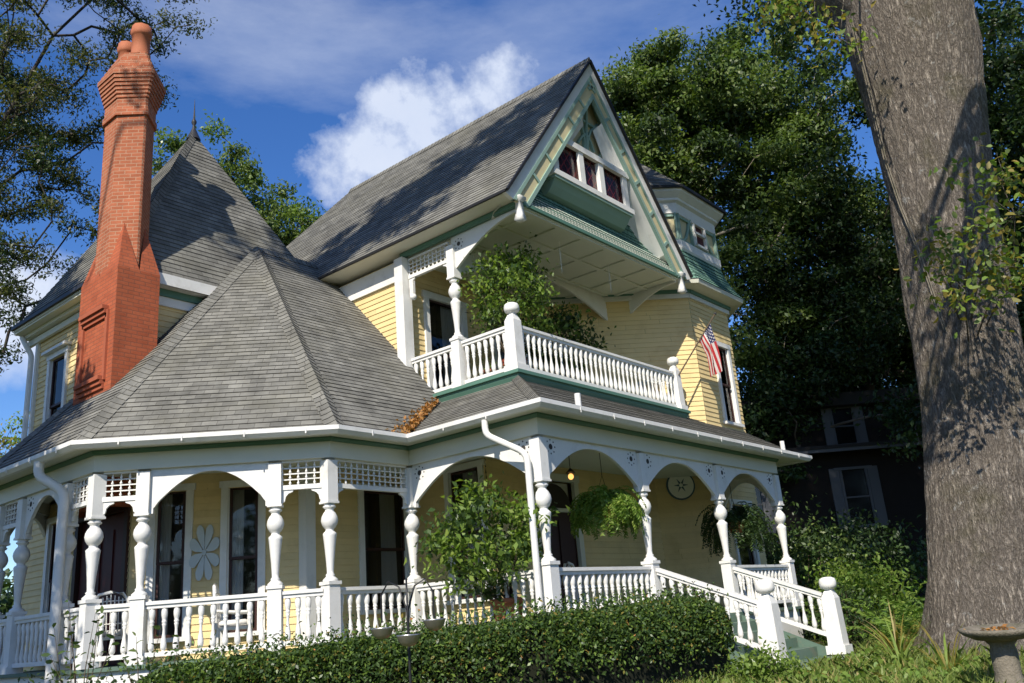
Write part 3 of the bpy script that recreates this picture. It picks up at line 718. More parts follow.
# ------------------------------------------------------------------ the front gable
def front_gable():
    def G(x, z, d=0.0): return V((x, YG + d, z))
    sl = (RIDGE_Z - EAVE_Z) / (RX - EAVE_L)
    nrm = math.hypot(1, sl)
    def rake(mb, off0, off1, y0, y1, zcut=None, side=(-1, 1)):
        # band parallel to the roof slope, between two distances below it
        for s in side:
            ex = EAVE_L if s < 0 else EAVE_R
            def pt(t, off):
                x = RX + (ex - RX) * t; z = RIDGE_Z + (EAVE_Z - RIDGE_Z) * t
                return x, z - off * nrm
            q = [pt(0, off0), pt(1, off0), pt(1, off1), pt(0, off1)]
            # end cut: keep above the eave line
            (xa, za), (xb, zb), (xc, zc), (xd, zd) = q
            zb_ = EAVE_Z - .12
            def cut(x0, z0, x1, z1):
                if z1 >= zb_: return x1, z1
                t = (zb_ - z0) / (z1 - z0); return x0 + (x1 - x0) * t, zb_
            xb, zb = cut(xa, za, xb, zb); xc, zc = cut(xd, zd, xc, zc)
            mb.prism([G(xa, za, y0), G(xb, zb, y0), G(xc, zc, y0), G(xd, zd, y0)], (0, y1 - y0, 0))
    mb = MB(); rake(mb, 0.03, 0.24, -0.02, 0.06); bb = hp(mb, 'barge_board', 'white_paint')
    mb = MB(); rake(mb, 0.24, 0.31, -0.03, 0.06); rake(mb, 0.53, 0.61, -0.03, 0.06)
    for s in (-1, 1):
        ex = EAVE_L if s < 0 else EAVE_R
        for t in np.linspace(0.10, 0.95, 7):
            x = RX + (ex - RX) * t; z = RIDGE_Z + (EAVE_Z - RIDGE_Z) * t
            d = V((-s * sl, 0, -1)).normalized()
            d = V((-s * sl / nrm, 0, -1 / nrm))
            a = G(x, z, -.0) + d * 0.25; b = G(x, z, -.0) + d * 0.59
            mb.bar(a, b, 0.07, 0.05, (0, 1, 0))
    mb.build('rake_strip', ['sage_trim'], bb)
    mb = MB(); rake(mb, 0.27, 0.57, 0.0, 0.05); mb.build('rake_panel', ['yellow_panel'], bb)
    mb = MB()
    # the white underside of the projecting rake, back to the recessed gable wall
    for s in (-1, 1):
        ex = EAVE_L if s < 0 else EAVE_R
        rows = []
        for t in (0.10, 0.4, 0.7, 0.93):
            x = RX + (ex - RX) * t; z = RIDGE_Z + (EAVE_Z - RIDGE_Z) * t - 0.61 * nrm
            z = max(z, 7.62)
            dp = .14 + .6 * t; rows.append([G(x, z, 0.05), G(x - s * .03, z - .05, dp * .45), G(x - s * .10, z - .12, dp * .85), G(x - s * .16, z - .2, dp)])
        mb.grid(rows)
    mb.build('rake_soffit', ['white_paint'], bb)
    # recessed wall: yellow panels with curved green sticks
    yw = 0.0
    G0 = G
    def G(x, z, d=0.0): return G0(x, z, d + .16 + .46 * (11.6 - z) / 3.7)      # the recessed wall leans in
    mb = MB(); mb.prism([G(1.55, 7.9, yw), G(7.21, 7.9, yw), G(RX, 11.75, yw)], (0, 0.05, 0)); gw = hp(mb, 'gable_wall', 'yellow_panel')
    mb = MB()
    def stick(pts, r=0.05):
        for a, b in zip(pts, pts[1:]):
            mb.bar(G(*a, yw - .02), G(*b, yw - .02), 0.05, r * 2, (0, 1, 0))
    def arc(p, q, bulge, k=8):
        p, q = V((p[0], p[1])), V((q[0], q[1])); d = q - p; nn = V((-d.y, d.x))
        return [tuple(p + d * (i / k) + nn * bulge * math.sin(PI * i / k)) for i in range(k + 1)]
    for s in (-1, 1):
        stick([(RX + s * 2.62, 7.95), (RX + s * .05, 11.45)], .06)
        stick(arc((RX + s * .16, 9.52), (RX + s * .55, 10.75), s * .22)); stick(arc((RX + s * .3, 9.52), (RX + s * 1.12, 10.02), s * -.22))
        stick(arc((RX + s * .55, 9.5), (RX + s * .9, 10.3), s * .2)); stick(arc((RX + s * 1.2, 9.2), (RX + s * 1.75, 9.1), s * .2))
        stick([(RX + s * 1.32, 8.3), (RX + s * 1.32, 9.6)])
    stick([(RX, 9.5), (RX, 11.3)], .06); stick([(RX - .62, 10.55), (RX + .62, 10.55)], .05)
    stick(arc((RX - .3, 9.95), (RX + .3, 9.95), .5)); 
    mb.build('timber_strip', ['sage_trim'], gw)
    # triple window box
    G = G0
    xl, xr, zb, zt, yo = 2.80, 5.40, 8.64, 9.54, 0.12
    mb = MB()
    for x in (xl, xl + .93, xr - .93, xr): mb.box(G(x, (zb + zt) / 2, yo), (0.17, 0.14, zt - zb))
    mb.box(G((xl + xr) / 2, zt, yo), (xr - xl + .3, 0.2, 0.14)); mb.box(G((xl + xr) / 2, zb, yo), (xr - xl + .34, 0.24, 0.12))
    for x in (xl - .06, xr + .06): mb.box(G(x, (zb + zt) / 2, yo + .24), (0.05, 0.42, zt - zb))
    mb.box(G((xl + xr) / 2, zt + .08, yo + .2), (xr - xl + .36, 0.5, 0.05))
    gwf = hp(mb, 'gable_window', 'white_paint')
    mb = MB()
    for i, x in enumerate((xl + .085, xl + 1.015, xr - .845)):
        w_ = 0.76
        mb.face([G(x, zb + .06, yo + .03), G(x + w_, zb + .06, yo + .03), G(x + w_, zt - .06, yo + .03), G(x, zt - .06, yo + .03)])
    mb.build('pane', ['stained_glass'], gwf)
    mb = MB()
    for i, x in enumerate((xl + .085, xl + 1.015, xr - .845)):
        w_ = 0.76; h_ = zt - zb - .12
        for a, b in (((0, 0), (0, 1)), ((1, 0), (1, 1)), ((0, 0), (1, 0)), ((0, 1), (1, 1))):
            mb.bar(G(x + a[0] * w_, zb + .06 + a[1] * h_, yo + .015), G(x + b[0] * w_, zb + .06 + b[1] * h_, yo + .015), 0.03, 0.05, (0, 1, 0))
    mb.build('sash', ['dark_sash'], gwf)
    # green apron under the window, flared out at the bottom
    mb = MB()
    mb.prism([G(xl - .12, zb - .06, yo - .1), G(xr + .12, zb - .06, yo - .1), G(xr + .12, zb - .12, yo - .1), G(xl - .12, zb - .12, yo - .1)], (0, .5, 0))
    prof = [(0.03, 8.58), (0.08, 8.50), (0.15, 8.40), (0.26, 8.28), (0.42, 8.22)]
    for (d0, z0), (d1, z1) in zip(prof, prof[1:]):
        mb.face([G(xl - .08, z1, d1), G(xr + .08, z1, d1), G(xr + .08, z0, d0), G(xl - .08, z0, d0)])
        for x in (xl - .08, xr + .08): mb.face([G(x, z0, d0), G(x, z1, d1), G(x, z1, .7), G(x, z0, .7)])
    mb.build('window_apron', ['sage_trim'], gwf)
    mb = MB()
    pr = [(0.02, 7.56), (0.10, 7.72), (0.21, 7.9), (0.33, 8.1), (0.42, 8.32), (0.44, 8.6)]
    for (d0, z0), (d1, z1) in zip(pr, pr[1:]):
        i0, i1 = (1.5 + max(0, z0 - 7.7) * .72, 1.5 + max(0, z1 - 7.7) * .72); courses(mb, [G(i0, z0, d0), G(8.76 - i0, z0, d0), G(8.76 - i1, z1, d1), G(i1, z1, d1)], 0.12, 0.014)
    sk = hp(mb, 'gable_skirt', 'green_shingle')
    # pale scalloped tips along the skirt's lower edge
    for row, (d, z) in enumerate(((0.0, 7.565), (0.03, 7.625), (0.065, 7.69), (0.11, 7.78), (0.17, 7.88))):
        mb = MB(); x = 1.56 + row * .045
        while x < 7.2:
            mb.face([G(x, z, d - .012), G(x + .075, z, d - .012), G(x + .075, z + .045, d + .022), G(x, z + .045, d + .022)]); x += 0.105
        mb.build('scallop_pattern', ['pale_green'], sk)
    mb = MB(); mb.box(G(4.38, 7.52, 0.03), (5.8, 0.1, 0.07)); mb.build('edge_moulding', ['green_trim'], sk)
    for x in (1.42, 7.32):
        mb = MB(); mb.lathe(G(x, 7.12, .02), [(0.05, 0), (0.12, 0.04), (0.085, 0.16), (0.07, 0.4), (0.14, 0.44), (0.14, 0.5)], 4, PI / 4); hp(mb, 'gable_pendant', 'white_paint')
    # boarded ceiling with beams over the balcony
    mb = MB(); mb.box((4.38, (YG + 4.25) / 2 + .03, 7.49), (5.75, 4.25 - YG, 0.05)); ce = hp(mb, 'balcony_ceiling', 'pale_green')
    mb = MB()
    for x in np.linspace(1.9, 6.9, 7): mb.box((x, 2.65, 7.45), (0.08, 3.1, 0.035))
    for y in (1.14, 1.9, 2.78): mb.box((4.38, y, 7.45), (5.6, 0.09, 0.04))
    mb.build('ceiling_beam', ['pale_green'], ce)
def stained():
    m = bpy.data.materials.new('stained_glass'); m.use_nodes = True
    t = m.node_tree; L = t.links.new; p = t.nodes['Principled BSDF']; p.inputs['Roughness'].default_value = 0.15
    tc = N(t, 'ShaderNodeTexCoord'); sx = N(t, 'ShaderNodeSeparateXYZ'); L(tc.outputs['Object'], sx.inputs[0])
    def Mt(op, a, b=None):
        n = N(t, 'ShaderNodeMath', operation=op)
        for i, x in enumerate((a, b)):
            if x is None: continue
            if isinstance(x, (int, float)): n.inputs[i].default_value = x
            else: L(x, n.inputs[i])
        return n.outputs[0]
    outs = []
    for s in (1.0, -1.0):
        f = Mt('FRACT', Mt('MULTIPLY', Mt('ADD', sx.outputs[0], Mt('MULTIPLY', sx.outputs[2], s * 0.8)), 4.2))
        outs.append(Mt('GREATER_THAN', Mt('ABSOLUTE', Mt('SUBTRACT', f, 0.5)), 0.43))
    line = Mt('MAXIMUM', *outs)
    c = N(t, 'ShaderNodeMix', data_type='RGBA'); L(line, c.inputs[0]); c.inputs[6].default_value = (0.03, 0.008, 0.012, 1); c.inputs[7].default_value = (0.14, 0.02, 0.02, 1)
    L(c.outputs[2], p.inputs['Base Color']); M['stained_glass'] = m
stained()
front_gable()

# ------------------------------------------------------------------ windows and doors of the house
def window(p0, p1, z0, z1, split=0.5, frame='white_paint', sash='dark_sash', casing=0.11, depth=0.07, curtain=None, name='window', pane='glass', hood=False):
    """double-hung window between p0 and p1 (left to right seen from outside)"""
    a, b = V((p0[0], p0[1], 0)), V((p1[0], p1[1], 0)); d = (b - a); wd = d.length; d.normalize(); n = d.cross(V((0, 0, 1))); z = V((0, 0, 1))
    P = lambda u, v, o=0.0: a + d * u + z * v + n * o
    mb = MB()
    zm = (z0 + z1) / 2
    for u in (-casing / 2, wd + casing / 2): mb.box(P(u, zm, .02), (casing, 0.075, z1 - z0 + .001), d, n, z)
    mb.box(P(wd / 2, z1 + casing / 2 + .0005, .025), (wd + casing * 2 + .06, 0.085, casing), d, n, z)
    mb.box(P(wd / 2, z0 - .035, .045), (wd + casing * 2 + .08, 0.13, 0.07), d, n, z)
    if hood: mb.box(P(wd / 2, z1 + casing + .04, .07), (wd + casing * 2 + .16, 0.18, 0.06), d, n, z)
    for u in (0.012, wd - 0.012): mb.box(P(u, zm, -.05), (0.024, 0.1, z1 - z0), d, n, z)
    root = hp(mb, name, frame)
    mb = MB(); zs = z0 + (z1 - z0) * split; r = 0.045
    for lo, hi, o in ((z0, zs + .02, -.05), (zs - .02, z1, -.02)):
        for u in (0.024 + r / 2, wd - 0.024 - r / 2): mb.box(P(u, (lo + hi) / 2, o), (r, 0.035, hi - lo), d, n, z)
        for v in (lo + r / 2, hi - r / 2): mb.box(P(wd / 2, v, o + .001), (wd - .05 - r * 2, 0.034, r), d, n, z)
    mb.build('sash', [sash], root)
    mb = MB(); mb.face([P(.03, z0, -.055), P(wd - .03, z0, -.055), P(wd - .03, zs, -.055), P(.03, zs, -.055)]); mb.face([P(.03, zs, -.025), P(wd - .03, zs, -.025), P(wd - .03, z1, -.025), P(.03, z1, -.025)])
    mb.build('pane', [pane], root)
    mb = MB(); q = -0.9
    mb.face([P(-.05, z0 - .1, q), P(wd + .05, z0 - .1, q), P(wd + .05, z1 + .1, q), P(-.05, z1 + .1, q)])
    for u in (-.05, wd + .05): mb.face([P(u, z0 - .1, q), P(u, z1 + .1, q), P(u, z1 + .1, -.03), P(u, z0 - .1, -.03)])
    for v in (z0 - .1, z1 + .1): mb.face([P(-.05, v, q), P(wd + .05, v, q), P(wd + .05, v, -.03), P(-.05, v, -.03)])
    mb.build('room', ['room_dark'], root)
    if curtain:
        for (u0, u1, lab) in curtain:
            mb = MB(); mb.smooth = True; rows = []
            for v in np.linspace(0, 1, 6):
                row = []
                for k in range(17):
                    s = k / 16; fold = 0.022 * math.sin(s * 9 * PI + 0.6 * math.sin(5 * v)) * (0.5 + 0.5 * v)
                    pinch = 1.0 - 0.0 * v
                    row.append(P(u0 + (u1 - u0) * s * pinch, z1 - .02 - (z1 - z0 - .04) * v, -.12 + fold))
                rows.append(row)
            mb.grid(rows); mb.build('curtain', 'curtain', None, label=lab, cat='curtain', group='white curtains in the windows')
    return root
D1 = V((-2.9, 6.5, 0)); dd = V((S2, -S2, 0))
pp = lambda u: tuple(D1 + dd * u)
window(pp(.40), pp(.90), .35, 2.72, curtain=[(.02, .22, 'white curtain in the narrow porch window left of the petal ornament')])
window(pp(1.58), pp(2.10), .35, 2.72, curtain=[(.05, .24, 'white curtain in the narrow porch window right of the petal ornament')])
window((-0.85 + 1.22, 4.45), (-0.85 + 2.26, 4.45), .55, 2.66, curtain=[(.52, .9, 'white curtain gathered at one side of the wide porch window behind the lattice frieze')])
window((UW, 4.45 - 1.15), (UW, 4.45 - 1.9), .6, 2.86, curtain=[(.22, .56, 'white curtain in the porch window above the potted ficus tree')])
window((-2.9, 9.55), (-2.9, 8.75), .5, 2.6)  # added window, its dark glass stands in for the shaded wall
window((UW + .62, 4.25), (UW + 1.62, 4.25), 4.42, 6.75, curtain=[(.5, .9, 'white curtain in the balcony window beside the turned post')], casing=.14)
window((UW + 2.7, 4.25), (UW + 3.7, 4.25), 4.42, 6.75, casing=.14)
window((9.25, 1.4), (9.87, 1.4), 4.35, 6.30, casing=.12)
window((8.8, 1.4), (9.7, 1.4), .5, 2.35)
window((-2.9, 10.15), (-2.9, 9.46), 4.0, 6.0, hood=True, frame='white_paint')

def doors():
    mb = MB()                                     # maroon door, widened and darkened to take in the shadow beside it
    x, y0, y1 = -2.9, 8.35, 6.63
    mb.box((x + .05, (y0 + y1) / 2, 1.23), (0.05, abs(y1 - y0), 2.45)); 
    for z, h in ((.55, .7), (1.65, 1.1)):
        for k in (-.62, -.22, .22, .62): mb.box((x + .02, (y0 + y1) / 2 + k, z), (0.03, .30, h))
    d = hp(mb, 'side_door', 'maroon')
    mb = MB(); mb.ball((x - .02, (y0 + y1) / 2 - .4, 1.05), .035); mb.build('door_knob', ['bowl_metal'], d)
    mb = MB()
    for k in (-.9, .9): mb.box((x - .02, (y0 + y1) / 2 + k, 1.25), (0.08, .12, 2.5))
    mb.box((x - .02, (y0 + y1) / 2, 2.54), (0.09, 1.95, .14)); mb.build('door_frame', ['dark_sash'], d)
    mb = MB()                                     # front door in shade with an arched fanlight
    x0, x1, y = 1.5 + 1.35, 1.5 + 2.55, 2.4
    mb.box(((x0 + x1) / 2, y + .06, 1.05), (x1 - x0, .06, 2.1))
    for k in (-.28, .28):
        mb.box(((x0 + x1) / 2 + k, y + .02, .55), (.42, .03, .7)); mb.box(((x0 + x1) / 2 + k, y + .02, 1.5), (.42, .03, .9))
    d = hp(mb, 'front_door', 'dark_sash')
    mb = MB()
    for x in (x0 - .07, x1 + .07): mb.box((x, y - .02, 1.35), (.14, .08, 2.7))
    mb.box(((x0 + x1) / 2, y - .02, 2.77), (x1 - x0 + .36, .09, .14)); mb.box(((x0 + x1) / 2, y - .01, 2.14), (x1 - x0, .06, .07)); mb.build('door_frame', ['cream_paint'], d)
    mb = MB(); mb.prism([((x0 + x1) / 2 + .55 * math.cos(a), y + .03, 2.18 + .48 * math.sin(a)) for a in np.linspace(0, PI, 13)], (0, .02, 0)); mb.build('fanlight', ['room_dark'], d)
    mb = MB(); mb.box(((x0 + x1) / 2, y + .13, 2.42), (x1 - x0, .04, .55)); mb.build('transom_panel', ['cream_paint'], d)
    mb = MB(); mb.ball((x1 - .12, y - .03, 1.0), .035); mb.build('door_knob', ['bowl_metal'], d)
doors()

# ------------------------------------------------------------------ the porch
PE = V((PD.x, 8.602, 0))
PATH = [(-2.6, 10.12), (PE.x, PE.y), (PD.x, PD.y), (PC.x, PC.y), (0, 2.78), (0, 0), (8.2, 0), (8.2, 1.38)]
PATHG = PATH[:-2] + [(8.78, 0), (8.78, 1.38)]
def sweep(mb, path, prof):
    """closed profile (offset to the right of the path, z) swept along a mitred path"""
    pts = [V((p[0], p[1])) for p in path]; n = len(pts); rings = []
    for i in range(n):
        dirs = []
        if i > 0: dirs.append((pts[i] - pts[i - 1]).normalized())
        if i < n - 1: dirs.append((pts[i + 1] - pts[i]).normalized())
        ns = [V((d.y, -d.x)) for d in dirs]
        m = ns[0] if len(ns) == 1 else (ns[0] + ns[1]) / (1 + ns[0].dot(ns[1]))
        rings.append([(pts[i].x + m.x * o, pts[i].y + m.y * o, z) for o, z in prof])
    mb.grid(rings, True); mb.face(rings[0]); mb.face(list(reversed(rings[-1])))
def rect(o0, o1, z0, z1): return [(o0, z0), (o1, z0), (o1, z1), (o0, z1)]
def porch_body():
    mb = MB(); sweep(mb, PATH, rect(-.09, .09, 2.78, 3.07)); hp(mb, 'porch_beam', 'cream_paint')
    mb = MB(); sweep(mb, PATH, [(.088, 3.03), (.11, 3.03), (.14, 3.07), (.14, 3.095), (.088, 3.095)]); hp(mb, 'beam_moulding', 'green_trim')
    mb = MB(); sweep(mb, PATHG, rect(-.12, .41, 3.098, 3.128)); hp(mb, 'porch_soffit', 'cream_paint')
    mb = MB(); sweep(mb, PATHG, [(.40, 3.065), (.47, 3.065), (.525, 3.12), (.525, 3.185), (.50, 3.185), (.495, 3.13), (.465, 3.10), (.415, 3.10), (.41, 3.185), (.40, 3.185)])
    gut = hp(mb, 'gutter', 'white_paint')
    mb = MB(); mb.box((0, 0, 0.015), (0.02, .008, .08)); SM = mb.mesh('gutter_strap', ['white_paint'])
    pts = [V((*p, 0)) for p in PATHG]
    for a, b in zip(pts, pts[1:]):
        d = (b - a); l = d.length; d.normalize(); n = V((d.y, -d.x, 0)); k = 0.45
        while k < l:
            c = a + d * k + n * .46 + V((0, 0, 3.125)); link('gutter_strap', SM, gut, c + n * .068 - V((0, 0, .02)), math.atan2(d.y, d.x)); k += 0.9
    # floor, ceiling, floor edge, skirting
    mb = MB(); sweep(mb, PATH, rect(-.4, .13, -.055, 0.0))
    fl = [[(-2.6, 10.12), (PE.x, PE.y), (PD.x, PD.y), (-2.9, 6.5), (-2.9, 9.9)], [(PD.x, PD.y), (-1.7, 2.78), (-.85, 4.45), (-2.9, 6.5)], [(-1.7, 2.78), (0, 2.78), (1.5, 4.45), (-.85, 4.45)],
          [(0, 2.78), (0, 0), (1.5, 2.4), (1.5, 4.45)], [(0, 0), (8.2, 0), (8.25, 1.4), (7.25, 2.4), (1.5, 2.4)]]
    for q in fl: mb.face([(x, y, -.008) for x, y in q])
    hp(mb, 'porch_floor', 'floor_green')
    mb = MB()
    for q in fl: mb.face([(x, y, 2.99) for x, y in reversed(q)])
    hp(mb, 'porch_ceiling', 'pale_green')
    mb = MB(); sweep(mb, PATH, rect(.0, .06, -1.2, -.057)); hp(mb, 'porch_skirting', 'white_paint')
porch_body()

def post_mesh():
    mb = MB()
    mb.box((0, 0, .47), (.20, .20, .94)); mb.box((0, 0, .055), (.25, .25, .11)); mb.box((0, 0, .915), (.235, .235, .05))
    mb.lathe((0, 0, .94), [(.112, 0), (.115, .025), (.085, .05), (.06, .075), (.072, .095), (.05, .115), (.052, .16), (.064, .32), (.082, .50), (.10, .66), (.104, .695), (.085, .715), (.062, .735), (.064, .765), (.09, .785), (.115, .83), (.13, .885), (.12, .945), (.092, 1.0), (.066, 1.03), (.064, 1.06), (.095, 1.08), (.10, 1.10), (.078, 1.115), (.078, 1.14), (.10, 1.15)], 16)
    mb.box((0, 0, 2.41), (.19, .19, .66)); mb.box((0, 0, 2.10), (.215, .215, .035))
    return mb.mesh('porch_post', ['white_paint'])
POST = post_mesh()
F0Y = [6.06, 7.72, PE.y]
posts = [(PC.x, PC.y, .0), (PD.x, PD.y, 0), (0, 2.78, 0), (0, 0, 0), (2.75, 0, 0), (5.5, 0, 0), (8.2, 0, 0)]
DF1 = V((-S2, S2, 0)); L1 = (PD - PC).length
P277 = PC + DF1 * 0.80; P140 = PC + DF1 * 2.73
for x, y, _ in posts: hl('porch_post', POST, (x, y, 0), PI / 4 if (x, y) in ((PC.x, PC.y), (PD.x, PD.y)) and False else 0)
for p in (P277, P140): hl('porch_post', POST, p, PI / 4)
for y in F0Y: hl('porch_post', POST, (PD.x, y, 0))

def arch(mb, p0, p1, ztop=2.785, zs=2.13, apex=2.69, th=.055, half=None):
    """flat spandrel board with an arched lower edge between two posts; half='a'/'b' gives a quarter bracket"""
    a, b = V((*p0[:2], 0)), V((*p1[:2], 0)); d = b - a; L = d.length; d.normalize(); n = V((d.y, -d.x, 0))
    off = n * (-th / 2)
    lo = []
    K = 28
    for k in range(K + 1):
        s = k / K
        t = s if half is None else (s * .5 if half == 'a' else .5 + s * .5)
        c = math.cos(PI * (1 - t)); zz = zs + (apex - zs) * math.sqrt(max(0, 1 - abs(c) ** 2.25))
        lo.append((s * L, zz))
    foot = .05
    pts = [(0, ztop), (L, ztop)]
    if half != 'a': pts += [(L, zs - .05), (L - foot, zs - .05), (L - foot, zs + .03), (L - foot - .02, zs + .05)]
    body = [(u, z) for u, z in lo if (half == 'a' or u < L - foot - .03) and (half == 'b' or u > foot + .03)]
    pts += list(reversed(body))
    if half != 'b': pts += [(foot + .02, zs + .05), (foot, zs + .03), (foot, zs - .05), (0, zs - .05)]
    mb.prism([a + d * u + V((0, 0, z)) + off for u, z in pts], n * th)
    return a, d, n, L
def rosettes(mb, a, d, n, us, z, th=.055):  # dark discs on the board stand in for the shade inside drilled holes
    for u in us:
        c = a + d * u + V((0, 0, z))
        for sd in (1,):
            o = n * (th / 2 + .003)
            def disc(cx, cz, r, k=10): mb.prism([c + d * (cx + r * math.cos(2 * PI * i / k)) + V((0, 0, cz + r * math.sin(2 * PI * i / k))) + o - n * .02 for i in range(k)], n * .02)
            disc(0, 0, .045)
            for i in range(8): disc(.105 * math.cos(i * PI / 4), .105 * math.sin(i * PI / 4), .014, 6)
def bay_arch(p0, p1, **k):
    p0, p1 = V((*p0[:2], 0)), V((*p1[:2], 0)); d = (p1 - p0).normalized()
    mb = MB(); a, dd_, n, L = arch(mb, p0 + d * .095, p1 - d * .095, **k)
    o = hp(mb, 'arch_spandrel', 'white_paint')
    for u_ in (.17, L - .17):
        mb = MB(); rosettes(mb, a, dd_, n, (u_,), 2.63); mb.build('painted_hole_pattern', ['hole_shade'], o)
def spindle_frieze(p0, p1, z0=2.33, z1=2.785, brackets=True, inset=.095):
    p0, p1 = V((*p0[:2], 0)), V((*p1[:2], 0)); d = (p1 - p0); d.normalize(); p0 = p0 + d * inset; p1 = p1 - d * inset; L = (p1 - p0).length
    Z = V((0, 0, 1)); mb = MB(); m = (p0 + p1) / 2; nn = V((d.y, -d.x, 0))
    mb.box(m + Z * (z0 + .035), (L, .075, .07), d, nn, Z); mb.box(m + Z * (z1 - .02), (L, .06, .04), d, nn, Z)
    rows = 4; hh = (z1 - .04 - z0 - .07)
    for r in range(1, rows): mb.box(m + Z * (z0 + .07 + hh * r / rows), (L, .018, .018), d, nn, Z)
    k = max(2, round(L / .115))
    for i in range(k + 1):
        c = p0 + d * (L * i / k) + Z * (z0 + .07)
        prof = [(.011, 0)]
        for r in range(rows):
            b = hh * r / rows; e = hh / rows
            prof += [(.012, b + e * .12), (.022, b + e * .3), (.022, b + e * .42), (.010, b + e * .6), (.010, b + e * .95)]
        mb.lathe(c, prof, 6)
    if brackets:
        for q, s in ((p0, 1), (p1, -1)):
            pts = [(0, 0), (.17, 0), (.165, -.03), (.10, -.055), (.06, -.10), (.045, -.17), (0, -.2)]
            mb.prism([q + d * (s * u) + Z * (z0 + v) - nn * .02 for u, v in pts], nn * .04)
    hp(mb, 'spindle_frieze', 'white_paint')
bay_arch(P277, P140, zs=2.16, apex=2.70)
spindle_frieze(PC, P277); spindle_frieze(P140, PD); spindle_frieze((0, 2.78), (PC.x, PC.y))
bay_arch((0, 0), (0, 2.78)) if False else bay_arch((0, 2.78), (0, 0))
for a, b in ((0, 2.75), (2.75, 5.5), (5.5, 8.2)): bay_arch((a, 0), (b, 0))
spindle_frieze((PD.x, F0Y[0]), (PD.x, PD.y)); bay_arch((PD.x, F0Y[1]), (PD.x, F0Y[0])); spindle_frieze((PD.x, F0Y[2]), (PD.x, F0Y[1])); bay_arch((-2.65, 10.07), (PE.x, PE.y))
bay_arch((8.2, 0), (8.2, 1.4))

def baluster_mesh(h=.60):
    mb = MB()
    p = [(.024, 0), (.024, .03), (.036, .045), (.043, .10), (.043, .17), (.034, .27), (.021, .40), (.019, .50), (.026, .58), (.034, .62), (.024, .645), (.036, .67), (.036, .69), (.026, .71), (.034, .75), (.043, .82), (.045, .90), (.038, .97), (.028, 1.0)]
    mb.lathe((0, 0, 0), [(r, z * h) for r, z in p], 10); return mb.mesh('baluster', ['white_paint'])
BAL = baluster_mesh(); BALP = [(.024, 0), (.042, .1), (.02, .45), (.034, .64), (.026, .7), (.045, .88), (.028, 1.0)]
FAR_BAL = MB()
def railing(p0, p1, ztop=.85, zlow=.12, spacing=.165, single=True, inset=.105, z_off=None, name='porch_railing'):
    p0, p1 = V((*p0[:2], p0[2] if len(p0) > 2 else 0)), V((*p1[:2], p1[2] if len(p1) > 2 else 0))
    d0 = V((p1.x - p0.x, p1.y - p0.y, 0)); d0.normalize()
    q0, q1 = p0 + d0 * inset, p1 - d0 * inset
    sl = (p1.z - p0.z) / (V((p1.x - p0.x, p1.y - p0.y)).length)
    q0.z += sl * inset; q1.z -= sl * inset
    Z = V((0, 0, 1)); mb = MB()
    L3 = (q1 - q0).length
    mb.bar(q0 + Z * (ztop - .025), q1 + Z * (ztop - .025), .135, .05); mb.bar(q0 + Z * (ztop - .075), q1 + Z * (ztop - .075), .085, .055)
    mb.bar(q0 + Z * (ztop - .052), q1 + Z * (ztop - .052), .11, .012)
    o = hp(mb, name, 'white_paint')
    mb = MB(); mb.bar(q0 + Z * zlow, q1 + Z * zlow, .085, .065); mb.build('bottom_rail', 'white_paint', o)
    Lh = V((q1.x - q0.x, q1.y - q0.y)).length; k = max(2, round(Lh / spacing)); h = ztop - .1 - zlow - .03
    for i in range(k):
        t = (i + .5) / k; c = q0.lerp(q1, t) + Z * (zlow + .03)
        if single: b = link('baluster', BAL, o, c); b.scale = (1, 1, h / .60)
        else: FAR_BAL.lathe(c, [(r, z * h) for r, z in BALP], 6)
    return o
railing(PC, P277); railing(P277, P140); railing(P140, PD); railing((0, 2.78), PC)
railing((0, 0), (0, 2.78)); railing((0, 0), (2.75, 0)); railing((5.5, 0), (8.2, 0))
ys = [PD.y] + F0Y
for a, b in zip(ys, ys[1:]): railing((PD.x, a), (PD.x, b), single=False)
railing((-2.7, 10.02), PE, single=False)
railing((8.2, 0), (8.2, 1.4), single=False, spacing=.13)

def newel(x, y, z0, h, wd=.25, name='newel_post', big=1.0):
    mb = MB(); Z = z0
    a = wd / 2; b = a * .86
    mb.box((x, y, Z + .07), (wd + .07, wd + .07, .14))
    hs = h - .30 * big
    rings = [[(x + sx * s, y + sy * s, z) for sx, sy in ((-1, -1), (1, -1), (1, 1), (-1, 1))] for s, z in ((a, Z + .14), (b, Z + hs - .03), (b * .55, Z + hs + .09 * big))]
    mb.grid(rings, True); mb.face(rings[-1])
    r = .135 * big
    mb.lathe((x, y, Z + hs + .05 * big), [(.075 * big, 0), (.065 * big, .03), (.062 * big, .06), (.09 * big, .075), (.125 * big, .095), (r, .13 * big), (r, .18 * big), (.12 * big, .225 * big), (.07 * big, .25 * big), (.001, .255 * big)], 16)
    hp(mb, name, 'white_paint')
newel(2.75, -1.94, -.84, 1.31, .27, big=1.08); newel(5.5, -1.84, -.80, 1.27, .27, big=1.08)
railing((2.75, 0, 0), (2.75, -1.94, -.74), ztop=.86, zlow=.16, spacing=.155, name='stair_railing', inset=.12)
railing((5.5, 0, 0), (5.5, -1.84, -.70), ztop=.86, zlow=.16, spacing=.155, name='stair_railing', inset=.12)
def stairs():
    mb = MB()
    for k in range(5):
        z = -.165 * (k + 1) + .0; y = -.135 - .33 * k
        mb.box((4.125, y - .165, z - .02), (2.62, .36, .04)); mb.box((4.125, y - .01, z + .06), (2.58, .03, .165))
    for x in (2.80, 5.45): mb.prism([(x, -.13, -.05), (x, -.13, -1.0), (x, -1.95, -1.0), (x, -1.95, -.82)], (.04, 0, 0))
    mb.box((4.125, -1.98, -.92), (3.1, .5, .2))
    hp(mb, 'front_steps', 'floor_green')
stairs()

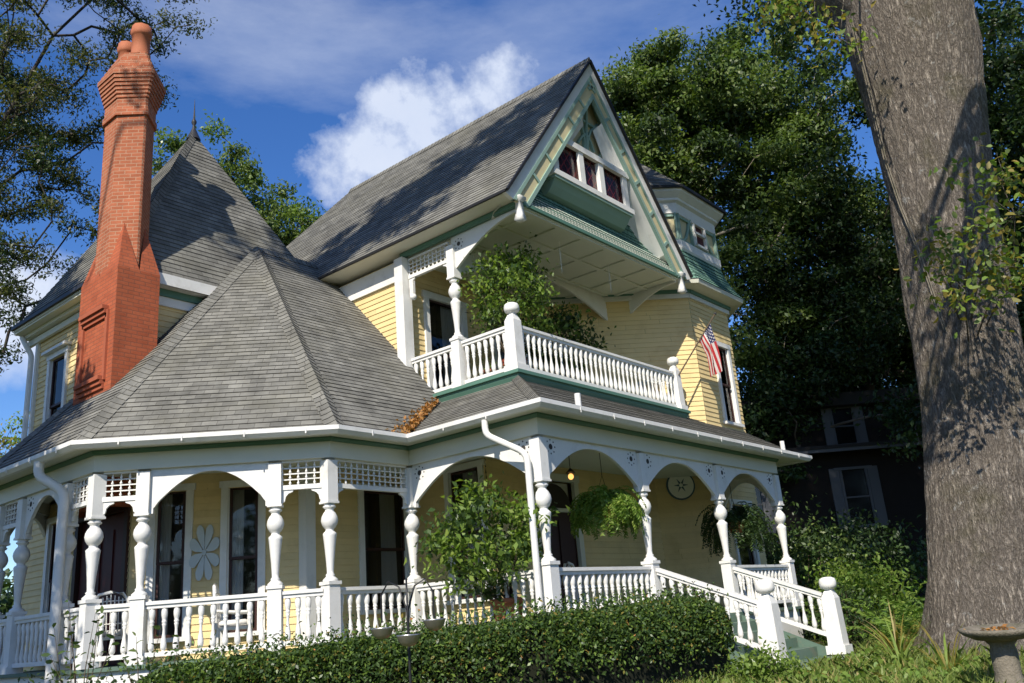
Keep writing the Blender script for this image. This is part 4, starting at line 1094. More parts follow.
# balcony ------------------------------------------------------------
BZ = 4.38
BP = [(UW, 4.2), (UW, 1.5), (7.25, 1.5), (7.25, 2.75)]
mb = MB(); sweep(mb, BP, [(-.4, BZ - .06), (.17, BZ - .06), (.17, BZ), (-.4, BZ)]); sweep(mb, BP, [(-.05, BZ - .22), (.06, BZ - .22), (.12, BZ - .11), (.12, BZ - .062), (-.05, BZ - .062)])
hp(mb, 'balcony_edge', 'green_trim')
mb = MB(); mb.box((4.37, 2.88, BZ - .03), (5.6, 2.72, .05)); hp(mb, 'balcony_floor', 'floor_green')
k_ = dict(ztop=5.27, zlow=4.47, name='balcony_railing')
railing((UW, 2.87), (UW, 4.22), **k_); railing((UW, 1.5), (UW, 2.87), inset=.14, **k_)
railing((UW, 1.5), (7.22, 1.5), inset=.15, **k_)
railing((7.22, 1.5), (7.22, 2.87), single=False, **k_)
newel(UW, 1.5, BZ - .03, 1.33, .25, big=1.05); newel(7.22, 1.5, BZ - .03, 1.30, .22, big=1.0)
for x in (UW, 7.22): hl('balcony_post', POST, (x, 2.87, 4.38), 0, sz=1.06)
mb = MB(); a, d_, n_, L_ = arch(mb, (UW, 2.87), (UW, YG + .1), ztop=7.46, zs=6.72, apex=7.40, half='a'); o_ = hp(mb, 'side_bracket', 'white_paint')
mb = MB(); rosettes(mb, a, d_, n_, (.2,), 7.27); mb.build('painted_hole_pattern', ['hole_shade'], o_)
mb = MB(); a, d_, n_, L_ = arch(mb, (7.22, 2.87), (7.22, YG + .1), ztop=7.46, zs=6.72, apex=7.40, half='a'); o_ = hp(mb, 'side_bracket', 'white_paint')
mb = MB(); rosettes(mb, a, d_, n_, (.2,), 7.27); mb.build('painted_hole_pattern', ['hole_shade'], o_)
mb = MB(); a, d_, n_, L_ = arch(mb, (UW + .1, 2.87), (7.12, 2.87), ztop=7.46, zs=6.72, apex=7.34); o_ = hp(mb, 'balcony_arch', 'white_paint')
for u_ in (.2, L_ - .2):
    mb = MB(); rosettes(mb, a, d_, n_, (u_,), 7.27); mb.build('painted_hole_pattern', ['hole_shade'], o_)
spindle_frieze((UW, 4.2), (UW, 2.87), 6.98, 7.42)
mb = MB()
mb.box((UW - .02, 4.02, 6.75), (.06, .10, .32)); mb.ball((UW - .02, 4.0, 6.56), .07); hp(mb, 'corner_bracket', 'white_paint')

# down pipes, vents --------------------------------------------------
def pipe(pts, r=.045, name='downpipe'):
    mb = MB(); P = [V(p) for p in pts]; Q = [P[0]]
    for a, b, c in zip(P, P[1:], P[2:]):      # rounded elbows
        k = min(.16, (b - a).length * .45, (c - b).length * .45)
        s = b + (a - b).normalized() * k; e = b + (c - b).normalized() * k
        for t in (0, .33, .66, 1): Q.append(s.lerp(b, t).lerp(b.lerp(e, t), t))
    Q.append(P[-1]); mb.tube(Q, r, 10)
    hp(mb, name, 'white_paint')
pipe([(-.46, .62, 3.08), (-.46, .62, 2.86), (-.22, .05, 2.50), (-.22, .05, 2.2), (-.22, .05, -1.0)], .05)
pipe([(-4.57, 6.2, 3.08), (-4.57, 6.2, 2.86), (-4.28, 5.92, 2.60), (-4.28, 5.92, 2.3), (-4.28, 5.92, -1.1)], .075)
pipe([(-3.15, 11.15, 6.72), (-3.12, 10.97, 6.48), (-3.02, 10.92, 6.3), (-3.02, 10.92, 3.5)], .055)
for x, z in ((.72, 3.2), (8.3, 3.2)):
    mb = MB(); mb.tube([(x, -.30, z), (x, -.30, z + .26)], .05, 10); hp(mb, 'vent_pipe', 'white_paint')

# chimney ------------------------------------------------------------
def chimney():
    C = V((-2.991, 7.213, 0)); hx, hy = .40, .708
    def ringband(mb, r0, r1, uoff=0.0):
        n = len(r0); u = 0.0
        for i in range(n):
            a, b = V(r0[i]), V(r0[(i + 1) % n]); c, d = V(r1[(i + 1) % n]), V(r1[i]); l = (b - a).length
            h0, h1 = a.z, d.z + 1e-9
            mb.face([a, b, c, d], [(u, a.z), (u + l, b.z), (u + l, c.z), (u, d.z)]); u += max(l, 1e-4)
    sq = lambda z, g=0: [C + V((sx * (hx + g), sy * (hy + g), z)) for sx, sy in ((-1, -1), (1, -1), (1, 1), (-1, 1))]
    def hexa(z, s=1.0, g=0.0):
        pts = [(-.46, -.30), (-.03, -.76), (.03, -.76), (.46, -.30), (.46, .30), (.03, .76), (-.03, .76), (-.46, .30)]
        s *= .82; return [C + V((x * s + (g if x > 0.1 else -g if x < -.1 else 0), y * s + (g * (1.25 if abs(y) > .5 else .5)) * (1 if y > 0 else -1), z)) for x, y in pts]
    mb = MB()
    mb.cur = 1; ringband(mb, sq(2.5), sq(6.79)); mb.cur = 0
    zb, zt = 6.79, 7.80
    hx8 = hexa(zb); 
    ringband(mb, hexa(zb), hexa(10.08))
    # broaches: corner pyramids from the square base up to the diagonal faces of the stack
    Sq = sq(zb); mb.cur = 1
    H0, HT = hexa(zb), hexa(zt)
    def tri(a, b, c):
        a, b, c = V(a), V(b), V(c)
        e = (b - a); l = e.length; t = (c - a).dot(e) / l
        mb.face([a, b, c], [(0, a.z), (l, b.z), (t, c.z)])
    for ci, (i0, i1) in zip((0, 1, 2, 3), ((0, 1), (2, 3), (4, 5), (6, 7))):
        ap = (H0[i0] + H0[i1]) / 2; ap.z = zt if ci in (0, 1) else zt - .1
        c0 = Sq[ci]
        tri(H0[i0] if ci % 2 == 0 else H0[i0], c0, ap) if False else None
        sx = -1 if ci in (0, 3) else 1; sy = -1 if ci in (0, 1) else 1
        mx = C + V((0, sy * hy, zb)); my = C + V((sx * hx, 0, zb))
        for e in (mx, my):
            if (sx * sy > 0) == (e is mx): tri(c0, e, ap)
            else: tri(e, c0, ap)
    mb.cur = 0
    seq = [(10.08, 0), (10.08, .045), (10.21, .045), (10.21, .02), (10.47, .02)]
    g = .02; z = 10.47
    for i in range(7): g += .021; seq += [(z, g), (z + .078, g)]; z += .078
    seq += [(z + .02, g)]; z0 = z + .02
    for i in range(5): g -= .05; seq += [(z0, g), (z0 + .11, g)]; z0 += .11
    for (za, ga), (zb_, gb) in zip(seq, seq[1:]): ringband(mb, hexa(za, 1, ga), hexa(zb_, 1, gb))
    top = hexa(z0, 1, g); mb.face(top, [(p.x, p.y) for p in top])
    ch = hp(mb, 'chimney', ['brick', 'brick_base'])
    mb = MB()
    x = C.x - hx
    for z, k in ((6.06, 3), (4.75, 3)):
        for i in range(k):
            mb.box((x - .02 * (k - i), C.y, z - i * .075), (.04 * (k - i), .92, .07))
    for yy in (-.46, .46): mb.box((x - .02, C.y + yy, 5.36), (.04, .085, 1.3))
    mb.build('brick_panel', ['brick_plain'], ch)
    for k, (yy, hh, r) in enumerate(((-.27, .72, .18), (.32, .62, .165))):
        mb = MB(); mb.lathe(C + V((0, yy, z0 - .02)), [(r * 1.1, 0), (r * 1.1, .05), (r, .09), (r * .97, hh - .24), (r * 1.06, hh - .23), (r * 1.16, hh - .19), (r * 1.16, hh - .10), (r * 1.06, hh - .08), (r * 1.04, hh), (r * .78, hh), (r * .75, hh - .3)], 9)
        mb.build('chimney_pot', ['pot_clay'], ch)
mat('brick_plain', (0.36, 0.10, 0.05), 0.9, var=0.2, vscale=9)
chimney()

# count the balusters; those past about a hundred are one part
o_ = hp(FAR_BAL, 'balusters', 'white_paint'); o_['kind'] = 'stuff'

# ------------------------------------------------------------------ things on and around the porch
def fern(name, label, c, R, hook_z, n=150, seed=3, mats=('leaf_fern', 'leaf_lime')):
    rg = np.random.default_rng(seed)
    root = thing(name, label, 'hanging fern', c, 'hanging ferns on the front porch')
    cen = []; dirs = []
    mbs = MB()
    for i in range(n):
        a = rg.uniform(0, 2 * PI); el = rg.uniform(0.1, 1.25); L = R * rg.uniform(.75, 1.15)
        h = V((math.cos(a), math.sin(a), 0)); p = V((0, 0, .02)) + h * .08; v = (h * math.cos(el) + V((0, 0, math.sin(el)))); K = 22
        sp = []
        for k in range(K):
            sp.append(p.copy()); p = p + v * (L * 1.5 / K); v = (v + V((0, 0, -.13 - .004 * k))).normalized()
        for k in range(2, K):
            t = (sp[k] - sp[k - 1]).normalized(); s = t.cross(V((0, 0, 1)));
            if s.length < .05: s = h.cross(V((0, 0, 1)))
            s.normalize(); wd = .075 * math.sin(PI * min(1, (k + 2) / (K + 2))) + .015
            for q in (-1, 1):
                cen.append(sp[k] + s * q * wd * .5); dirs.append(s * q + t * .5 - V((0, 0, .25)))
    me = leaves_mesh('fronds', [tuple(x) for x in cen], .085, list(mats), rg.integers(0, 2, len(cen)), .32, .6, dirs=[tuple(x) for x in dirs], rng=rg)
    link('fronds', me, root)
    mb = MB(); mb.lathe((0, 0, -.2), [(.12, 0), (.19, .2), (.2, .22), (.17, .22)], 12); mb.build('pot', 'terracotta', root)
    mb = MB(); mb.tube([(0, 0, hook_z - c[2]), (0, 0, .5)], .006, 5)
    for k in range(3): mb.tube([(0, 0, .5), (.19 * math.cos(k * 2.1), .19 * math.sin(k * 2.1), .0)], .004, 4)
    mb.build('hanger', 'black_metal', root)
fern('hanging_fern', 'bright green Boston fern hanging under the first arch left of the steps', (2.22, .42, 1.90), .53, 2.98, n=170)
fern('hanging_fern', 'shaded dark fern hanging under the last arch right of the steps', (7.0, .45, 1.75), .66, 2.98, seed=5, mats=('leaf_hedge', 'leaf_dark'))  # darker leaf colours carry this fern's shade

def bush(name, label, cat, c, radii, n_cl, per, leaf, mats, trunks, pot=None, group=None, cl_r=.16, aspect=.5, seed=1, shell=.55, up=.6, shape=4, droop=.2, zmin=None):
    """leafy plant: stems, clumps of leaves, an optional pot; c is the plant's base"""
    rg = np.random.default_rng(seed); root = thing(name, label, cat, c, group)
    d = rg.normal(size=(n_cl, 3)); d /= np.linalg.norm(d, axis=1)[:, None]
    rad = rg.uniform(shell, 1, n_cl) ** .7
    wob = 1 + .28 * np.sin(d[:, 0] * 5 + seed) * np.cos(d[:, 1] * 4 + d[:, 2] * 3)
    cc = np.array(trunks['top']) + d * rad[:, None] * wob[:, None] * np.array(radii)
    if zmin is not None: cc = cc[cc[:, 2] > zmin]
    m = len(cc)
    k = np.repeat(np.arange(m), per); pts = cc[k] + rg.normal(size=(m * per, 3)) * cl_r * np.array([1, 1, .75])
    mi = rg.integers(0, len(mats), m)[k]; fl = rg.random(m * per) < .15; mi = np.where(fl, rg.integers(0, len(mats), m * per), mi)
    link('foliage', leaves_mesh('foliage', pts, leaf, mats, mi, aspect, up, droop, rng=rg, shape=shape), root)
    mb = MB(); top = V(trunks['top'])
    for i in range(trunks['n']):
        a = V((trunks['r'] * math.cos(i * 2.4), trunks['r'] * math.sin(i * 2.4), trunks.get('z0', 0)))
        for j in range(trunks.get('twigs', 7)):
            q = V(cc[(i * 37 + j * 11) % m]); mid = a.lerp(q, .5) + V((rg.normal() * .05, rg.normal() * .05, .08))
            mb.tube([a, a.lerp(mid, .6), mid, q], [trunks['w'], trunks['w'] * .8, trunks['w'] * .5, trunks['w'] * .2], 5)
    mb.build('stem', 'stem', root)
    if pot:
        mb = MB(); r, h, z = pot[1:]
        mb.lathe((0, 0, z), [(r * .7, 0), (r * .95, h * .85), (r * 1.08, h * .86), (r * 1.08, h), (r * .9, h), (r * .85, h * .85)], 16); mb.build('pot', pot[0], root)
    return root
bush('potted_ficus', 'bushy potted ficus on the front porch leaning over the railing beside the downpipe', 'potted plant', (.15, .95, 0), (.95, .85, .72), 120, 24, .12,
     ['leaf_ficus', 'leaf_lime', 'leaf_hedge'], dict(top=(-.45, .0, 1.32), n=3, r=.05, w=.018, z0=.4), pot=('terracotta', .25, .5, 0), cl_r=.13, seed=4, droop=.5)
bush('potted_ficus', 'bright potted ficus on the balcony behind the big corner newel', 'potted plant', (2.1, 2.05, 4.38), (.80, .80, .82), 140, 26, .105,
     ['leaf_ficus', 'leaf_lime', 'leaf_hedge'], dict(top=(.1, 0, 1.82), n=3, r=.05, w=.018, z0=.4), pot=('red_pot', .24, .45, 0), cl_r=.14, seed=8, droop=.5)
bush('potted_shrub', 'dark spreading potted shrub on the balcony under the arch', 'potted plant', (4.5, 2.75, 4.38), (1.1, .7, .72), 110, 26, .12,
     ['leaf_hedge', 'leaf_dark', 'leaf_ficus'], dict(top=(0, 0, 1.4), n=3, r=.06, w=.02, z0=.4), pot=('red_pot', .26, .5, 0), cl_r=.15, seed=9, droop=.5)
def pot_alone(label, c, r, h, m):
    root = thing('flower_pot', label, 'flower pot', c, 'flower pots on the balcony')
    mb = MB(); mb.lathe((0, 0, 0), [(r * .7, 0), (r * .95, h * .82), (r * 1.08, h * .83), (r * 1.08, h), (r * .9, h), (r * .85, h * .8), (.01, h * .8)], 14); mb.build('pot', m, root)
    rg = np.random.default_rng(2); link('leaves', leaves_mesh('leaves', rg.normal(size=(60, 3)) * r * .6 + np.array([0, 0, h * 1.15]), .09, ['leaf_ficus'], None, .4, rng=rg), root)
pot_alone('red flower pot on the balcony next to the corner newel', (1.95, 1.95, 4.38), .17, .34, 'red_pot')
pot_alone('orange clay pot at the balcony side railing', (1.85, 2.45, 4.38), .15, .3, 'terracotta')

def porch_chair(label, loc, rz, wicker=True, cushion=True):
    root = thing('porch_chair', label, 'chair', loc, 'white chairs on the porch'); root.rotation_euler = (0, 0, rz)
    # chair faces -y
    for sx in (-1, 1):
        for sy, h in ((-1, .62), (1, .42)):
            mb = MB(); mb.tube([(sx * .25, sy * .22, 0), (sx * .25, sy * .22, h)], .02, 8); mb.build('leg', 'wicker', root)
        mb = MB(); mb.tube([(sx * .25, -.24, .62), (sx * .27, 0, .63), (sx * .25, .25, .66)], .024, 8); mb.build('armrest', 'wicker', root)
    mb = MB(); mb.box((0, 0, .40), (.52, .48, .045)); mb.build('seat', 'wicker', root)
    mb = MB(); mb.tube([(-.25, .24, .40), (-.26, .28, .9), (-.17, .30, 1.03), (0, .305, 1.06), (.17, .30, 1.03), (.26, .28, .9), (.25, .24, .40)], .024, 8)
    for k in range(-4, 5): mb.tube([(k * .055, .245, .42), (k * .057, .295, 1.03 - abs(k) * .022)], .009, 6)
    for z in (.6, .8, .93): mb.tube([(-.25, .265, z), (.25, .265, z)], .010, 6)
    mb.build('backrest', 'wicker', root)
    if cushion:
        mb = MB(); mb.smooth = True; rows = []
        for z, w_, d_ in ((.43, .20, .18), (.45, .23, .21), (.49, .23, .21), (.52, .19, .17)): rows.append([(w_ * s[0], d_ * s[1], z) for s in ((-1, -1), (0, -1.04), (1, -1), (1.03, 0), (1, 1), (0, 1.04), (-1, 1), (-1.03, 0))])
        mb.grid(rows, True); mb.face(rows[-1]); mb.build('cushion', 'cloth_white', root)
porch_chair('white slat-back chair behind the railing below the hanging fern', (2.55, 1.2, 0), .25, cushion=False)
porch_chair('white cushioned porch chair behind the wide angled railing, half turned', (-2.25, 4.4, 0), .9)
porch_chair('white porch chair by the dark maroon door', (-3.45, 5.75, 0), 2.4)

def ornament():
    c = V((-2.9, 6.5, 0)) + V((S2, -S2, 0)) * 1.22 + V((-S2, -S2, 0)) * .035; c.z = 1.66
    root = thing('petal_ornament', 'grey wooden petal rosette hanging on the angled porch wall between two windows', 'wall ornament', c)
    e = V((S2, -S2, 0)); n = V((-S2, -S2, 0)); Z = V((0, 0, 1))
    for k in range(8):
        a = k * PI / 4 + PI / 8; d = e * math.cos(a) * .58 + Z * math.sin(a) * 1.08; s = (e * -math.sin(a) * .62 + Z * math.cos(a))
        pts = [d * r + s * q for r, q in ((.03, 0), (.10, -.035), (.24, -.085), (.36, -.10), (.43, -.055), (.45, 0), (.43, .055), (.36, .10), (.24, .085), (.10, .035))]
        mb = MB(); mb.prism(pts, n * .03); mb.build('petal', 'petal', root)
    mb = MB(); mb.prism([e * math.cos(i * PI / 6) * .035 + Z * math.sin(i * PI / 6) * .045 for i in range(12)], n * .05); mb.build('centre', 'petal', root)
ornament()
def clock():
    c = V((7.66, 1.99, 2.80)) + V((-S2, -S2, 0)) * .02
    root = thing('wall_clock', 'round cream wall plaque with blue star hanging on the yellow porch wall', 'wall plaque', c)
    e = V((S2, -S2, 0)); n = V((-S2, -S2, 0)); Z = V((0, 0, 1))
    def ringp(r, k=28): return [e * math.cos(2 * PI * i / k) * r + Z * math.sin(2 * PI * i / k) * r for i in range(k)]
    mb = MB(); mb.prism(ringp(.33), n * .04); mb.build('rim', 'clock_blue', root)
    mb = MB(); mb.prism([p + n * .02 for p in ringp(.295)], n * .03); mb.build('face', 'clock_face', root)
    mb = MB()
    for k in range(6):
        a = k * PI / 3; mb.prism([(e * math.cos(a + t) + Z * math.sin(a + t)) * r + n * .045 for r, t in ((.05, -.5), (.17, 0), (.05, .5))], n * .012)
    mb.build('star', 'clock_blue', root)
clock()
def lantern():
    c = (2.4, 1.2, 2.52)
    root = thing('porch_lamp', 'small glowing amber lamp hanging under the porch ceiling', 'lamp', c)
    mb = MB(); mb.ball((0, 0, 0), .05, 12, 8, 1.1); mb.build('glass_shade', 'lamp_glow', root)
    mb = MB(); mb.tube([(0, 0, .47), (0, 0, .08)], .008, 6); mb.lathe((0, 0, .07), [(.09, 0), (.03, .06), (.01, .08)], 12); mb.build('holder', 'black_metal', root)
lantern()
def ceiling_hooks():
    for x, lab in ((3.2, 'thin chain with a hook hanging from the balcony ceiling, nearer the corner newel'), (4.95, 'thin chain with a hook hanging from the balcony ceiling, farther from the corner newel')):
        root = thing('hanging_chain', lab, 'chain', (x, 1.5, 7.40), 'chains under the balcony ceiling')
        mb = MB(); mb.tube([(0, 0, 0), (0, 0, -.62)], .009, 6); mb.build('chain', 'cream_paint', root)
        mb = MB(); mb.tube([(0, 0, -.62), (.03, 0, -.66), (0, 0, -.70), (-.03, 0, -.67)], .008, 6); mb.build('hook', 'cream_paint', root)
ceiling_hooks()

def flag():
    p0, p1 = V((7.22, 1.40, 5.2)), V((8.2, .74, 6.72))
    root = thing('flag', 'American flag with red and white stripes hanging from a slanted pole on the balcony newel', 'flag', p0)
    mb = MB(); q = p1 - p0; mb.tube([(0, 0, 0), tuple(q)], .017, 8); mb.build('pole', 'stem', root)
    mb = MB(); mb.ball(q, .035); mb.build('finial', 'lead', root)
    # hoist edge lies along the upper pole, the fly hangs down in folds
    d = q.normalized(); mb = MB(); mb.smooth = True
    nu, nv = 26, 20; rows = []; uvs = []
    hoist = 0.60; L = 1.22
    top = q * 0.86
    side = V((d.x, d.y, 0)).normalized(); perp = V((-side.y, side.x, 0))
    for i in range(nu + 1):
        u = i / nu; row = []
        for j in range(nv + 1):
            v = j / nv
            base = top - d * (hoist * (1 - v))             # on the pole
            hang = L * u
            gather = 1 - .42 * min(1, u * 1.7)
            off = base - top
            wx = side * (off.dot(side) * gather) + V((0, 0, off.z * (1 - .75 * min(1, u * 2.0))))
            f = .10 * min(1, u * 2.5) * math.sin(v * 3 * PI + u * 2.2)
            row.append(top + wx + V((0, 0, -hang)) + perp * f + side * (.05 * math.sin(v * 6 + u * 3) * u + .04 * u))
        rows.append(row)
    for i in range(nu):
        for j in range(nv):
            mb.face([rows[i][j], rows[i][j + 1], rows[i + 1][j + 1], rows[i + 1][j]], [(i / nu, j / nv), (i / nu, (j + 1) / nv), ((i + 1) / nu, (j + 1) / nv), ((i + 1) / nu, j / nv)])
    mb.build('cloth', 'flag_cloth', root)
flag()

def plant_stand():
    c = V((-4.18, -1.5, gz(-4.18, -1.5)))
    root = thing('plant_stand', 'dark metal plant stand holding three shiny bowls in front of the hedge', 'plant stand', c)
    z = .63 - c.z
    e = V((.65, -.76, 0)); f = V((.76, .65, 0))
    mb = MB(); mb.tube([(0, 0, -.1), (0, 0, z - .25)], .014, 8); mb.build('pole', 'black_metal', root)
    for k, (a, b) in enumerate(((-1, .3), (.1, -.9), (1, .5))):
        d = (e * a + f * b).normalized(); s = .27
        mb = MB(); mb.tube([V((0, 0, z - .3)), d * s * .3 + V((0, 0, z - .06)), d * s * .7 + V((0, 0, z)), d * s + V((0, 0, z - .12)), d * s + V((0, 0, z - .38))], .009, 6); mb.build('arm', 'black_metal', root)
        bz = (.21, .13, .25)[k] - c.z
        mb = MB(); mb.lathe(d * s * (1 if k != 1 else .9) + V((0, 0, bz - .15)), [(r_ * .62, z_ * .72 + .04) for r_, z_ in ((.02, 0), (.09, .015), (.145, .06), (.175, .13), (.185, .15), (.17, .148), (.13, .07), (.01, .03))], 18); mb.build('bowl', 'bowl_metal', root)
plant_stand()
def birdbath():
    x, y = .07, -5.61; z = gz(x, y) - .03
    root = thing('birdbath', 'weathered concrete birdbath with a round basin in front of the oak trunk', 'birdbath', (x, y, z))
    h = -.30 - z
    mb = MB(); mb.lathe((0, 0, 0), [(.22, 0), (.21, .06), (.15, .10), (.125, .22), (.13, h - .22), (.115, h - .14), (.16, h - .09)], 9); mb.build('pedestal', 'concrete', root)
    mb = MB(); mb.lathe((0, 0, h - .10), [(.10, 0), (.24, .02), (.34, .07), (.37, .10), (.37, .125), (.33, .13), (.28, .10), (.12, .075), (.001, .07)], 28); b = mb.build('basin', 'concrete', root)
    rg = np.random.default_rng(3); link('dead_leaves', leaves_mesh('dead_leaves', np.column_stack([rg.normal(size=(26, 2)) * .09, np.full(26, h - .005) + rg.random(26) * .03]), .07, ['leaf_rust'], None, .5, 1.5, rng=rg), root)
    root.rotation_euler = (.03, -.05, 0)
birdbath()
def planter():
    x, y = -3.2, -.95
    root = thing('planter', 'red brown planter with white flowers half hidden in the hedge behind the plant stand', 'planter', (x, y, -.95))
    mb = MB(); mb.prism([(-.25, -.16, .2), (.25, -.16, .2), (.28, -.18, .42), (-.28, -.18, .42)], (0, .32, 0)); mb.build('box', 'brick_plain', root)
planter()

def scatter_leaves():
    rg = np.random.default_rng(5); n = 420; t = rg.beta(1.2, 1.6, n) * .95; s = rg.normal(size=n) * (.10 + .10 * (1 - t))
    a = np.array([-.40, 2.36, 3.15]); b = np.array([1.45, 3.36, 4.23]); c = a + (b - a) * t[:, None]
    c[:, 0] += np.where(s < 0, s, s * .3); c[:, 1] += np.where(s > 0, s * .5, 0)
    c[:, 2] = np.maximum(3.15 + .58 * (c[:, 0] + .42), 3.15 + 1.095 * (c[:, 1] - 2.36)) + .03 + rg.random(n) * .05
    link('fallen_leaves', leaves_mesh('fallen_leaves', c, .085, ['leaf_rust'], None, .55, 1.2, rng=rg), None, label='heap of rust orange leaves fallen in the valley of the porch roof', cat='fallen leaves', kind='stuff')
scatter_leaves()

# ------------------------------------------------------------------ trees
def tree(name, label, trunk, clusters, cl_r, per, leaf, mats, bark, tip=.012, power=.46, aspect=.5, up=.5, droop=.2, flat=.55, seed=1, group=None, shape=4, dead=0.0, max_r=None, wob=.12, limb_to=None, cat='tree', first=1, seg0=10):
    """trunk: [(point, radius)...]; clusters: centres of the leaf clumps. Limbs grow from the trunk to every clump."""
    rg = np.random.default_rng(seed); base = V(trunk[0][0]); root = thing(name, label, cat, base, group)
    nodes = [V(p) - base for p, _ in trunk]; par = [i - 1 for i in range(len(nodes))]; NT = len(nodes)
    cl = np.asarray(clusters, float) - np.array(base); order = np.argsort([min((V(c) - n).length for n in nodes[first:]) for c in cl])
    paths = []; arr = np.array([tuple(n) for n in nodes])
    for i in order:
        c = cl[i]; dv = c - arr; dist = np.linalg.norm(dv, axis=1); cost = dist + np.maximum(0, arr[:, 2] - c[2] + .25 * np.linalg.norm(dv[:, :2], axis=1)) * 1.2
        cost[:first] += 1e3
        k = int(np.argmin(cost)); p = nodes[k]; q = V(c); d = q - p; L = d.length; chain = [k]
        ns = max(2, min(6, int(L / .9)))
        for s in range(1, ns + 1):
            t = s / ns; x = p + d * t + V(tuple(rg.normal(size=3))) * (L * wob * math.sin(PI * t) * .6) + V((0, 0, .12 * L * math.sin(PI * t)))
            nodes.append(x); par.append(chain[-1]); chain.append(len(nodes) - 1)
        arr = np.array([tuple(n) for n in nodes]); paths.append(chain)
    cnt = np.zeros(len(nodes)); 
    for ch in paths: cnt[ch[-1]] += 1
    for i in range(len(nodes) - 1, -1, -1):
        if par[i] >= 0: cnt[par[i]] += cnt[i]
    rad = tip * np.maximum(cnt, 1) ** power
    if max_r: rad = np.minimum(rad, max_r)
    mb = MB()
    mb.tube([nodes[i] for i in range(NT)], [r for _, r in trunk], seg0)
    t_o = None
    lb = MB()
    for ch in paths:
        pts = [nodes[i] for i in ch]; rr = [min(rad[ch[1]], rad[ch[0]] if ch[0] >= NT else 1e9)] + [rad[i] for i in ch[1:]]
        lb.tube(pts, rr, 5 if rr[0] < .08 else 7)
    t_o = mb.build('trunk', bark, root); lb.build('limbs', bark, root)
    if dead > 0: cl = cl[rg.random(len(cl)) > dead]
    m = len(cl); k = np.repeat(np.arange(m), per); sz = rg.uniform(.65, 1.25, m)[k][:, None]
    dv = rg.normal(size=(m * per, 3)); dv /= np.linalg.norm(dv, axis=1)[:, None]
    wob_ = 1 + .35 * np.sin(dv[:, 0] * 6 + k) * np.sin(dv[:, 1] * 5 + 2 * k) + .2 * np.sin(dv[:, 2] * 9 + 3 * k)
    rr_ = cl_r * 1.35 * sz * (rg.random((m * per, 1)) ** .33) * wob_[:, None]
    stray = rg.random(m * per) < .22; rr_[stray] *= rg.uniform(.9, 1.5, (stray.sum(), 1))
    pts = cl[k] + dv * rr_ * np.array([1, 1, flat]); nrm_ = dv * np.array([1, 1, 1.2]) + np.array([0, 0, .5])
    mi = np.zeros(m * per, int)
    if len(mats) > 1:
        mi = rg.integers(0, len(mats), m)[k]; sw = rg.random(m * per) < .2; mi = np.where(sw, rg.integers(0, len(mats), m * per), mi)
    link('crown', leaves_mesh('crown', pts, leaf, mats, mi, aspect, up, droop, rng=rg, shape=shape, nrm=nrm_), root)
    return root
def crown(n, blobs, seed, shell=.35, zlo=-9):
    rg = np.random.default_rng(seed); out = []; vol = np.array([b[3] * b[4] * b[5] for b in blobs]); vol = vol / vol.sum()
    for i in range(n):
        b = blobs[rg.choice(len(blobs), p=vol)]; d = rg.normal(size=3); d /= np.linalg.norm(d); r = (shell ** 3 + (1 - shell ** 3) * rg.random()) ** (1 / 3)
        p = np.array(b[:3]) + d * r * np.array(b[3:])
        if p[2] > zlo: out.append(p)
    return out
def px(x, y, dist):
    """point at a horizontal distance from the camera, used only to write down where each tree stands"""
    v = CF * 879.7 + CR * (x - 512) - CU * (y - 341.5); return CL + v * (dist / math.hypot(v.x, v.y))

